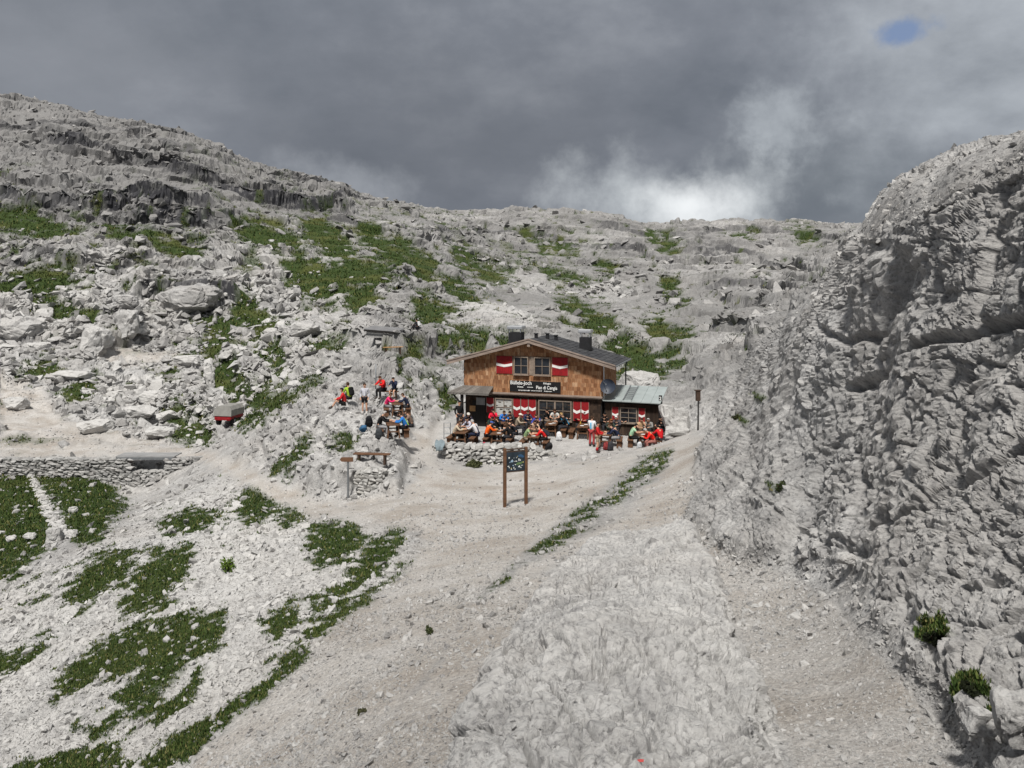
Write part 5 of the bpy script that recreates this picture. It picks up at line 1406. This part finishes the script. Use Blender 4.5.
    for j in range(5):
        ph = math.pi * .46 * j / 4
        rings.append([hc + up * (.035 + math.cos(ph) * .088) + (rt * math.cos(t) * .108 + fw * math.sin(t) * .118) * math.sin(ph) for t in [2 * math.pi * i / 14 for i in range(14)]])
    vv = [p for r in rings for p in r]
    cp.add(vv, [(j * 14 + i, j * 14 + (i + 1) % 14, (j + 1) * 14 + (i + 1) % 14, (j + 1) * 14 + i) for j in range(4) for i in range(14)])
    pk = [hc + up * .045 + rt * math.cos(t) * .085 + fw * (.085 + math.sin(t) * .10) for t in [math.pi * i / 6 for i in range(7)]]
    cp.add(pk + [p - up * .012 for p in pk], [tuple(range(7)), tuple(range(13, 6, -1))] + [(i, i + 7, i + 8, i + 1) for i in range(6)])
    cm = bpy.data.meshes.new('cap'); cm.from_pydata(cp.v, [], cp.f)
    # rucksack worn on the back
    sd = (J['neck'] - J['waist']).normalized(); bc = (J['chest'] + J['waist']) / 2 + V_((0, .20, 0)) + sd * .06
    zr = sd; yr = V_((0, 1, 0)); yr = (yr - zr * yr.dot(zr)).normalized(); Rm = Matrix((yr.cross(zr), yr, zr)).transposed()
    bp_ = MB().box(bc, (.30, .17, .46), Rm, 0, .05).box(bc + yr * .09 - zr * .06, (.22, .07, .24), Rm, 0, .03)
    bpm = bpy.data.meshes.new('rucksack'); bpm.from_pydata(bp_.v, [], bp_.f)
    res = dict(body=body, top=top, legs=legs, shoes=shoes, hair=hair, hair_long=hair_long, cap=cm, pack=bpm, J=J)
    # stripe down the back / chest, lying on the jacket
    for nm in ('stripe',):
        st = MB(); a, b_ = J['pel'] + V_((0, 0, .08)), J['chest'].lerp(J['neck'], .35)
        for k in (1, -1):
            off = V_((0, .135 * k, 0)); st.box((a + b_) / 2 + off, ((.075), .035, (b_ - a).length), Matrix((V_((1, 0, 0)), sd.cross(V_((1, 0, 0))), sd)).transposed(), 0, .01)
        sm = bpy.data.meshes.new('stripe'); sm.from_pydata(st.v, [], st.f); res['stripe'] = sm
    for key2 in ('top', 'legs', 'hair', 'hair_long', 'cap', 'pack', 'stripe'): res[key2].materials.append(None)
    for s_ in shoes: s_.materials.append(None)
    _cache[key] = res
    return res
_mats = {}
def cloth(col, nm='cloth'):
    k = (nm, col)
    if k not in _mats: _mats[k] = simple(nm, col, .85, .22, 7, spec=.15, bump=.2)
    return _mats[k]
SKIN = [(.50, .29, .20), (.44, .24, .16), (.36, .19, .12)]
HAIR = dict(brown=(.05, .028, .016), black=(.012, .011, .011), blond=(.32, .21, .09), grey=(.34, .33, .32), white=(.6, .59, .56), ginger=(.22, .08, .025))
EYE = None
def person(label, px=None, yd=None, z=None, at=None, face=0, pose='sit', top=(.3, .3, .3), legs=(.03, .03, .035), sleeves='long', shorts=False, hair='brown', long_hair=False, cap=None, pack=None, stripe=None, scale=1.0, boots=(.05, .04, .035), socks=None, skin=0, dz=0):
    """face: 0 looks at the viewer, 90 to the right, -90 to the left, 180 away"""
    loc = Vector(at) if at is not None else Vector((bx(px, yd), yd, float(floor_z(yd)) if z is None else z))
    loc.z += dz
    t = thing('person', label, 'person', loc, math.radians(face), None)
    t.scale = (scale * 1.06,) * 3
    ms = person_meshes(pose, sleeves, shorts)
    def part(name, mesh, mats):
        o = bpy.data.objects.new(name, mesh); COL.objects.link(o); o.parent = t
        for i, m_ in enumerate(mats): o.material_slots[i].link = 'OBJECT'; o.material_slots[i].material = m_
        return o
    part('body', ms['body'], [cloth(SKIN[skin], 'skin'), cloth((.015, .012, .01), 'eye'), cloth((.35, .10, .08), 'lips')])
    part('jacket' if sleeves == 'long' else 'shirt', ms['top'], [cloth(top)])
    part('shorts' if shorts else 'trousers', ms['legs'], [cloth(legs)])
    for m_ in ms['shoes']: part('boot', m_, [cloth(boots, 'leather')])
    part('hair', ms['hair_long'] if long_hair else ms['hair'], [cloth(HAIR[hair], 'hair')])
    if cap: part('cap', ms['cap'], [cloth(cap)])
    if pack: part('rucksack', ms['pack'], [cloth(pack)])
    if stripe: part('stripe', ms['stripe'], [cloth(stripe)])
    if socks:
        J = ms['J']
        for s in (-1, 1):
            o = MB().tube([J[('ank', s)] + V_((0, 0, .05)), J[('ank', s)].lerp(J[('kne', s)], .55)], [.058, .062], 8).build('sock', cloth(socks), t, True)
    return t
NAVY = (.018, .024, .05); BLACK = (.012, .012, .013); GREYT = (.17, .17, .18); RED = (.42, .018, .02); BEIGE = (.45, .38, .29)
# left table
person('person in a beige jumper reaching over the leftmost terrace table', 454.5, 47.9, face=90, pose='lean', top=BEIGE, legs=BLACK)
person('person in dark jacket over white shirt behind the leftmost terrace table', 461.5, 49.2, face=0, pose='lean', top=(.035, .025, .025), stripe=(.6, .6, .58))
person('person in dark clothes with a pale cap near the hut door', 467.8, 50.4, face=10, pose='lean', top=(.02, .02, .035), cap=(.5, .47, .43), hair='grey')
person('person in black standing in the shade under the porch roof', 459.3, 51.4, face=20, pose='stand', top=BLACK, hair='black')
person('person in a white jacket with a navy back stripe, back turned', 476.5, 47.9, face=-120, pose='lean', top=(.60, .60, .62), stripe=NAVY, legs=NAVY, hair='grey', scale=1.04)
person('person with white sleeves and navy vest left of the white jacket', 470.0, 49.0, face=-40, pose='lean', top=(.42, .42, .50), stripe=NAVY, hair='black')
# second table
person('person in an orange jacket and blue cap behind the stone wall', 486.8, 47.7, face=110, pose='lean', top=(.75, .10, .008), cap=(.05, .10, .32), legs=BLACK)
person('person in a dark fleece facing the viewer at the table right of the orange jacket', 496.6, 49.0, face=0, pose='hand', top=BLACK)
person('long-haired person in black with back to the wall', 510.6, 47.4, face=-110, pose='lean', top=BLACK, hair='brown', long_hair=True)
person('person in black sitting close to the right shoulder of the long-haired one', 516.0, 48.3, face=-95, pose='hunch', top=(.016, .018, .022), hair='black')
# wall table
person('person in a crimson jacket under the single left shutter', 493.4, 51.3, face=0, pose='hand', top=(.62, .015, .045), hair='black')
person('person in a bright blue jacket before the curtained window', 503.8, 51.0, face=5, pose='lean', top=(.02, .15, .50))
person('person in a beige top and white cap resting chin on hand', 517.3, 49.9, face=70, pose='hand', top=(.34, .28, .21), cap=(.62, .58, .52))
# third table
person('person in a sage green T-shirt at the table nearest the wall end', 525.6, 46.9, face=85, pose='lean', top=(.24, .34, .17), sleeves='short', legs=(.25, .2, .15), hair='brown')
person('bare-armed person in a tan top at the back of the table with the green T-shirt', 534.0, 48.3, face=10, pose='lean', top=(.40, .28, .20), sleeves='short')
person('person in a royal blue shirt at the end of the table under the big window', 537.2, 49.8, face=-20, pose='hand', top=(.04, .06, .30), legs=GREYT)
person('person in a bright red top with a dark rucksack and lowered head', 545.4, 46.9, face=-95, pose='hunch', top=(.55, .015, .015), legs=BLACK, pack=(.03, .032, .04), hair='black')
person('person in a pale grey T-shirt sitting under the big window', 555.2, 51.2, face=-10, pose='lean', top=(.44, .44, .42), sleeves='short', scale=1.05)
person('person in black with a cyan stripe down the back', 566.0, 49.9, face=-80, pose='lean', top=BLACK, stripe=(.05, .34, .60), scale=1.05, hair='blond')
person('person in black in front of the paired right shutters', 577.5, 51.0, face=10, pose='lean', top=BLACK, hair='brown')
# standing pair
person('standing person in a white and cyan top behind the red child', 591.8, 47.2, face=150, pose='serve', top=(.62, .62, .64), stripe=(.05, .38, .62), legs=(.32, .05, .05), hair='brown', scale=.98)
person('child in a red jacket, khaki shorts and red socks standing at the table', 597.4, 45.9, face=75, pose='serve', top=RED, legs=(.34, .27, .19), shorts=True, socks=(.42, .02, .03), hair='black', scale=.93)
person('person in a dark green top with auburn hair at the table of the red child', 609.0, 48.6, face=20, pose='lean', top=(.03, .05, .04), hair='ginger', long_hair=True)
person('white-haired person behind the navy jacket', 617.2, 49.4, face=-20, pose='lean', top=(.05, .05, .06), hair='white')
person('person in a navy jacket and grey trousers leaning on the table', 618.2, 47.1, face=-95, pose='hunch', top=NAVY, legs=(.24, .24, .25), scale=1.05)
# right table
person('person in a pale green top at the right-hand table', 631.2, 47.2, face=90, pose='lean', top=(.34, .55, .36), sleeves='short', legs=BLACK, hair='black')
person('bare-armed person in a tan vest at the far side of the right-hand table', 640.5, 48.7, face=10, pose='hand', top=(.45, .30, .18), sleeves='short')
person('person in a grey jumper beside the tan vest', 649.5, 48.8, face=-25, pose='lean', top=(.20, .20, .19), hair='grey')
person('person in black under the right half of the annex window', 636.8, 51.0, face=5, pose='hand', top=BLACK, hair='black')
person('person in a teal top under the annex window', 645.2, 51.0, face=-5, pose='lean', top=(.02, .16, .19))
person('person in a wine red and navy top at the right end of the annex', 655.8, 50.6, face=-30, pose='lean', top=(.20, .02, .05), stripe=NAVY, hair='black')
person('person in a scarlet jacket bending low at the right end of the terrace', 653.6, 46.3, face=-80, pose='hunch', top=(.66, .02, .015), legs=(.30, .12, .10), hair='grey')
person('person in a red jumper seen from behind at the right end of the terrace', 660.8, 46.7, face=-150, pose='lean', top=(.52, .015, .02), hair='black')
g = hit(669.5, 434)
person('person in a red and white striped shirt perched on the rock at the right end', at=g, face=-60, pose='low', top=(.50, .03, .04), sleeves='short', legs=GREYT, hair='black', stripe=(.6, .55, .55), scale=1.1)
# further guests along the walls and between the tables
person('person in a charcoal jumper between the blue jacket and the white cap', 510.6, 50.9, face=-10, pose='lean', top=(.03, .03, .034), hair='black')
person('person in dark blue half hidden behind the sage green T-shirt', 526.8, 51.0, face=15, pose='lean', top=(.02, .03, .07), hair='brown')
person('person in black beside the pale grey T-shirt, on its left', 546.2, 51.3, face=10, pose='hand', top=BLACK, hair='black')
person('person in a brown jacket left of the paired right shutters', 570.5, 51.3, face=-15, pose='lean', top=(.06, .035, .025), hair='grey')
person('person in a dark grey jacket below the right edge of the paired shutters', 586.5, 50.7, face=-25, pose='lean', top=(.04, .04, .045), hair='brown')
person('person in black behind the auburn hair, against the annex corner', 603.5, 50.4, face=10, pose='lean', top=BLACK, hair='black')
person('person in a navy fleece below the left annex shutter', 625.0, 50.4, face=-15, pose='lean', top=(.02, .025, .045), hair='brown')
person('person in a black jacket at the far right corner of the annex', 663.0, 49.2, face=-45, pose='lean', top=BLACK, hair='black')
person('person in a dark green jacket behind the orange jacket', 489.2, 49.7, face=25, pose='hunch', top=(.02, .035, .025), hair='black')
person('person in dark clothes seated beside the royal blue shirt', 541.5, 49.0, face=-60, pose='lean', top=(.022, .02, .024), hair='brown')
# knoll
g = hit(343, 411)
person('person in a red top and shorts sitting on bare rock left of the knoll', at=g, face=-80, pose='low', top=(.45, .02, .025), legs=BLACK, shorts=True, hair='black', dz=.1, scale=1.1)
g = hit(348.5, 405)
person('person in a lime vest with a black rucksack behind the red one on bare rock', at=g, face=-130, pose='low', top=(.30, .45, .04), pack=BLACK, hair='brown', dz=.15, scale=1.1)
g = hit(364.7, 414)
person('person in a white vest and black shorts standing on the knoll', at=g, face=0, pose='stand', top=(.42, .42, .46), stripe=(.62, .62, .66), legs=BLACK, shorts=True, hair='brown', boots=(.4, .38, .36))
person('person in a bright red jacket on the topmost bench of the knoll', at=kC + Vector((-.30, .0, 0)), face=-35, pose='lean', top=(.62, .02, .02), legs=BLACK, hair='brown', scale=1.08)
person('person in navy and shorts on the topmost bench right of the red jacket', at=kC + Vector((.42, -.02, 0)), face=-15, pose='hand', top=NAVY, legs=BLACK, shorts=True, hair='black')
person('person in a pink jacket at the middle knoll table', at=kB + Vector((-.66, 0, 0)), face=85, pose='lean', top=(.68, .03, .14), legs=GREYT)
person('person in a navy jacket at the middle knoll table, facing left', at=kB + Vector((.66, -.1, 0)), face=-90, pose='lean', top=NAVY, hair='brown')
person('person in a black jumper and grey trousers at the lowest knoll table', at=kA + Vector((-.72, -.1, 0)), face=95, pose='lean', top=BLACK, legs=(.25, .25, .26), hair='grey', scale=1.04)
person('person in a blue jacket with a lime back stripe at the lowest knoll table', at=kA + Vector((.72, -.15, 0)), face=-85, pose='lean', top=(.03, .17, .50), stripe=(.35, .62, .10), legs=BLACK)
person('person in a brown jumper right of the blue jacket on the knoll', at=kA + Vector((.95, .55, 0)), face=-75, pose='lean', top=(.20, .14, .11), hair='brown')
g = hit(417, 331)
person('lone hiker in black with a white pack far up the slope behind the knoll', at=g, face=-120, pose='low', top=(.03, .03, .035), pack=(.62, .62, .62), hair='black', dz=.05)

# ------------------------------------------------------------------ bags and small things
def rucksack(px, py, col, label, size=1.0, face=0, lie=0, at=None, name='rucksack', cat='rucksack'):
    g = Vector(at) if at is not None else hit(px, py)
    t = thing(name, label, cat, g, face)
    R = Matrix.Rotation(lie, 3, 'X'); mb = MB()
    bm = bmesh.new(); bmesh.ops.create_icosphere(bm, subdivisions=3, radius=1)
    vs2 = []
    for v in bm.verts:
        p = v.co; q = V_((math.copysign(abs(p.x) ** .6, p.x) * .17, math.copysign(abs(p.y) ** .6, p.y) * .12, math.copysign(abs(p.z) ** .7, p.z) * .27))
        q.x *= 1 - .18 * (q.z / .27); q += q.normalized() * .012 * math.sin(9 * p.x + 7 * p.z)
        vs2.append(R @ (q * size) + V_((0, 0, .26 * size * (abs(math.cos(lie)) + .45 * abs(math.sin(lie))))))
    mb.add(vs2, [[v.index for v in f.verts] for f in bm.faces]); bm.free()
    mb.build('pack_body', cloth(col), t, True)
    c = V_((0, 0, .26 * size * (abs(math.cos(lie)) + .45 * abs(math.sin(lie)))))
    MB().box(R @ V_((0, -.13 * size, -.06 * size)) + c, (.22 * size, .07 * size, .22 * size), R, 0, .03).build('front_pocket', cloth(tuple(v * .8 for v in col)), t)
    for s in (-1, 1): MB().tube([R @ (V_((s * .08, .10, .2)) * size) + c, R @ (V_((s * .1, .17, 0)) * size) + c, R @ (V_((s * .1, .10, -.22)) * size) + c], .018, 6).build('strap', cloth(BLACK), t)
    return t
rucksack(0, 0, (.42, .02, .06), 'crimson rucksack lying beside the orange jacket', 1.0, .3, 1.2, at=(bx(483, 46.9), 46.9, float(floor_z(46.9))))
rucksack(0, 0, (.62, .62, .63), 'white rucksack standing by the bench of the cyan-striped person', 1.05, 0, 0, at=(bx(559, 48.6), 48.6, float(floor_z(48.6))))
rucksack(0, 0, (.02, .02, .022), 'black rucksack on the ground at the right end of the stone wall', 1.1, .5, .7, at=(bx(549, 46.0), 46.0, float(floor_z(46.0))))
rucksack(0, 0, (.03, .026, .03), 'dark rucksack between the long-haired person and the wall', 1.0, .2, .3, at=(bx(507, 46.5), 46.5, float(floor_z(46.5))))
rucksack(0, 0, (.28, .05, .05), 'dark red rucksack under the table of the red child', .9, .2, .2, at=(bx(606, 46.4), 46.4, float(floor_z(46.4))))
rucksack(0, 0, (.04, .04, .045), 'black rucksack between the red child and the navy jacket', 1.0, .6, .1, at=(bx(610.5, 46.3), 46.3, float(floor_z(46.3))))
rucksack(0, 0, (.50, .52, .54), 'light grey rucksack leaning at the bench of the pale green top', .9, .1, .3, at=(bx(639.5, 46.4), 46.4, float(floor_z(46.4))))
rucksack(363.5, 433, (.05, .13, .24), 'blue rucksack lying on the rocks of the knoll', 1.1, .4, 1.1)
rucksack(369, 428, (.015, .015, .017), 'large black rucksack between the blue and the grey one', 1.2, .2, .3)
rucksack(379, 440, (.05, .055, .06), 'grey and black rucksack at the feet of the black jumper', 1.15, .0, .2)
# blue-grey jacket thrown over the end of the wall
mb = MB(); g = hit(443, 446.5); nx, ny = 10, 8; vs2 = []
for j in range(ny):
    for i in range(nx):
        u, v = i / (nx - 1) - .5, j / (ny - 1)
        vs2.append((u * (.46 + .09 * math.sin(v * 5)), -.34 + .05 * math.sin(7 * u) - .02 * j * (v > .4) + (0 if v > .45 else (.45 - v) * .8), .30 - v * .48 + .035 * math.sin(11 * u + 4 * v) + .02 * math.cos(9 * v)))
fs = [(j * nx + i, j * nx + i + 1, (j + 1) * nx + i + 1, (j + 1) * nx + i) for j in range(ny - 1) for i in range(nx - 1)]
o = mb.add(vs2, fs).build('folded_jacket', cloth((.17, .21, .23)), None, True); o.location = (g.x, 45.35, -9.05)
md = o.modifiers.new('thickness', 'SOLIDIFY'); md.thickness = .03
tag(o, 'pale blue jacket thrown over the left end of the stone wall', 'jacket')
# plates and mugs
def plate(px, yd, label, z=None):
    z = float(floor_z(yd)) + .765
    v = []; mb = MB(); mb.tube([(0, 0, 0), (0, 0, .012), (0, 0, .02)], [.08, .12, .135], 14)
    o = mb.build('plate', M['white']); o.location = (bx(px, yd), yd, z); return tag(o, label, 'plate', 'plates on the terrace tables')
for a in ((550.5, 49.7, 'white plate on the table before the pale grey T-shirt, left one'), (554, 49.9, 'white plate on the table before the pale grey T-shirt, right one'), (582, 49.2, 'white plate on the table left of the standing people'), (586, 49.5, 'white plate nearest the person in the white and cyan top'),
          (606, 47.1, 'white plate in front of the red child'), (643, 47.0, 'white plate on the right-hand table'), (499, 47.3, 'white plate on the table by the orange jacket'), (533.5, 46.6, 'white plate on the table by the green T-shirt')): plate(*a)
def mug(px, yd, label, col=(.55, .33, .05)):
    mb = MB().tube([(0, 0, 0), (0, 0, .15), (0, 0, .152), (0, 0, .03)], [.035, .042, .036, .03], 10)
    o = mb.build('beer_glass', cloth(col, 'drink')); o.location = (bx(px, yd), yd, float(floor_z(yd)) + .765); return tag(o, label, 'glass', 'drinks on the terrace tables')
for a in ((497, 47.9, 'amber drink on the table by the orange jacket'), (536, 47.2, 'amber drink on the table by the green T-shirt'), (580.5, 49.7, 'amber drink on the table left of the standing people'), (646.5, 47.5, 'amber drink on the right-hand table'), (463.5, 47.8, 'amber drink on the leftmost terrace table')): mug(*a)
# ------------------------------------------------------------------ sky, sun, camera
w = bpy.data.worlds.new('World'); scene.world = w; w.use_nodes = True
nt = w.node_tree; nt.nodes.clear()
SUN_AZ, SUN_EL = math.radians(190), math.radians(56)      # azimuth clockwise from +Y (view direction)
out = nd(nt, 'ShaderNodeOutputWorld'); bg = nd(nt, 'ShaderNodeBackground')
nt.links.new(bg.outputs[0], out.inputs[0])
sky = nd(nt, 'ShaderNodeTexSky', sky_type='NISHITA', sun_disc=False, sun_elevation=SUN_EL, sun_rotation=SUN_AZ)
bg.inputs[1].default_value = .1
d = nd(nt, 'ShaderNodeTexCoord').outputs['Generated']
sx = nd(nt, 'ShaderNodeSeparateXYZ'); nt.links.new(d, sx.inputs[0])
def math_(op, a, b=None, clamp=False):
    n = nd(nt, 'ShaderNodeMath', operation=op, use_clamp=clamp)
    for s, v in ((n.inputs[0], a), (n.inputs[1], b)):
        if v is None: continue
        if isinstance(v, (int, float)): s.default_value = v
        else: nt.links.new(v, s)
    return n.outputs[0]
# cloud deck seen from below: flatten the direction on to a plane
zc = math_('ADD', math_('MAXIMUM', sx.outputs[2], 0.0), .42)
px_ = math_('DIVIDE', sx.outputs[0], zc); py_ = math_('DIVIDE', sx.outputs[1], zc)
cv = nd(nt, 'ShaderNodeCombineXYZ'); nt.links.new(px_, cv.inputs[0]); nt.links.new(py_, cv.inputs[1])
n1 = noise(nt, cv.outputs[0], .55, 5, .5); n2 = noise(nt, cv.outputs[0], 1.1, 6, .5); n3 = noise(nt, d, 8.0, 7, .6)
def direction(px, py):
    v = Vector(((px - CX) / F, 1, -(py - HY) / F)); return v.normalized()
def blob(px, py, rad, squash=1.0, warp=.5):
    """cloud feature centred on a sky direction; rad in picture units of the direction"""
    c = direction(px, py)
    sub = nd(nt, 'ShaderNodeVectorMath', operation='SUBTRACT'); nt.links.new(d, sub.inputs[0]); sub.inputs[1].default_value = c
    ml = nd(nt, 'ShaderNodeVectorMath', operation='MULTIPLY'); nt.links.new(sub.outputs[0], ml.inputs[0]); ml.inputs[1].default_value = (1, 1, squash)
    ln = nd(nt, 'ShaderNodeVectorMath', operation='LENGTH'); nt.links.new(ml.outputs[0], ln.inputs[0])
    r = math_('DIVIDE', ln.outputs['Value'], rad)
    r = math_('ADD', r, math_('MULTIPLY', math_('SUBTRACT', n3, .5), warp))
    n = nd(nt, 'ShaderNodeMapRange', interpolation_type='SMOOTHSTEP'); nt.links.new(r, n.inputs[0])
    n.inputs[1].default_value = 1.0; n.inputs[2].default_value = 0.0; n.inputs[3].default_value = 0; n.inputs[4].default_value = 1
    return n.outputs[0]
S = 10.0 / 1.815 * 1.3   # background strength is .1
def c_(r, g, b): return (r * S, g * S, b * S)
k_ = lambda *c: tuple(v * S for v in c)
nA = noise(nt, cv.outputs[0], 1.3, 7, .56); nB = noise(nt, cv.outputs[0], 4.2, 7, .6)
cloud = ramp(nt, math_('ADD', math_('MULTIPLY', nA, .65), math_('MULTIPLY', nB, .35)), [(.36, k_(.112, .127, .152)), (.50, k_(.168, .183, .212)), (.64, k_(.275, .292, .322))])
cloud = mixc(nt, math_('MULTIPLY', blob(440, 150, .50, 2.2), .62), cloud, c_(.112, .122, .142))
cloud = mixc(nt, math_('MULTIPLY', blob(840, 180, .24, 1.6), .75), cloud, c_(.105, .122, .142))
cloud = mixc(nt, math_('MULTIPLY', math_('MULTIPLY', blob(985, 45, .30, 1.4, 1.6), nB), 1.05), cloud, c_(.42, .45, .485))
cloud = mixc(nt, math_('MULTIPLY', blob(790, 118, .085, 1.6, 3.4), .55), cloud, c_(.40, .43, .46))
cloud = mixc(nt, math_('MULTIPLY', blob(40, 60, .34, 1.8, .8), .40), cloud, c_(.25, .262, .285))
cloud = mixc(nt, math_('MULTIPLY', blob(355, 185, .10, 2.0, 3.0), .45), cloud, c_(.36, .38, .41))
cloud = mixc(nt, math_('MULTIPLY', blob(672, 208, .17, 1.8, 2.4), .75), cloud, c_(.50, .53, .55))
cloud = mixc(nt, math_('MULTIPLY', blob(690, 202, .085, 1.7, 1.6), .72), cloud, c_(.80, .82, .83))
n3 = noise(nt, d, 24.0, 6, .6)
hole = math_('MULTIPLY', blob(906, 30, .034, 2.0, 2.6), .95)
cloud = mixc(nt, hole, cloud, c_(.16, .22, .35))
# bright broken overcast higher up and all round behind the viewer
up = nd(nt, 'ShaderNodeMapRange', interpolation_type='SMOOTHSTEP'); nt.links.new(sx.outputs[2], up.inputs[0])
up.inputs[1].default_value = .40; up.inputs[2].default_value = .75
high = ramp(nt, n1, [(.35, tuple(v * S for v in (.24, .25, .265))), (.65, tuple(v * S for v in (.46, .465, .475)))])
cloud = mixc(nt, up.outputs[0], cloud, high)
nt.links.new(cloud, bg.inputs[0])

sl = bpy.data.lights.new('sun', 'SUN'); sl.energy = 2.7; sl.angle = math.radians(7); sl.color = (1, .965, .91)
so = bpy.data.objects.new('sun', sl); COL.objects.link(so)
sv = Vector((math.sin(SUN_AZ) * math.cos(SUN_EL), math.cos(SUN_AZ) * math.cos(SUN_EL), math.sin(SUN_EL)))
so.rotation_euler = (-sv).to_track_quat('-Z', 'Y').to_euler()

cam = bpy.data.cameras.new('camera'); co = bpy.data.objects.new('camera', cam); COL.objects.link(co)
cam.sensor_width = 36; cam.lens = F / 1024 * 36
cam.shift_y = -(384 - HY) / 1024
cam.clip_start = .05; cam.clip_end = 5000
co.location = (0, 0, 0); co.rotation_euler = (math.pi / 2, 0, 0)
scene.camera = co
vs = scene.view_settings; vs.view_transform = 'Standard'; vs.look = 'None'; vs.exposure = .86; vs.gamma = 1; vs.use_curve_mapping = False
scene.render.film_transparent = False
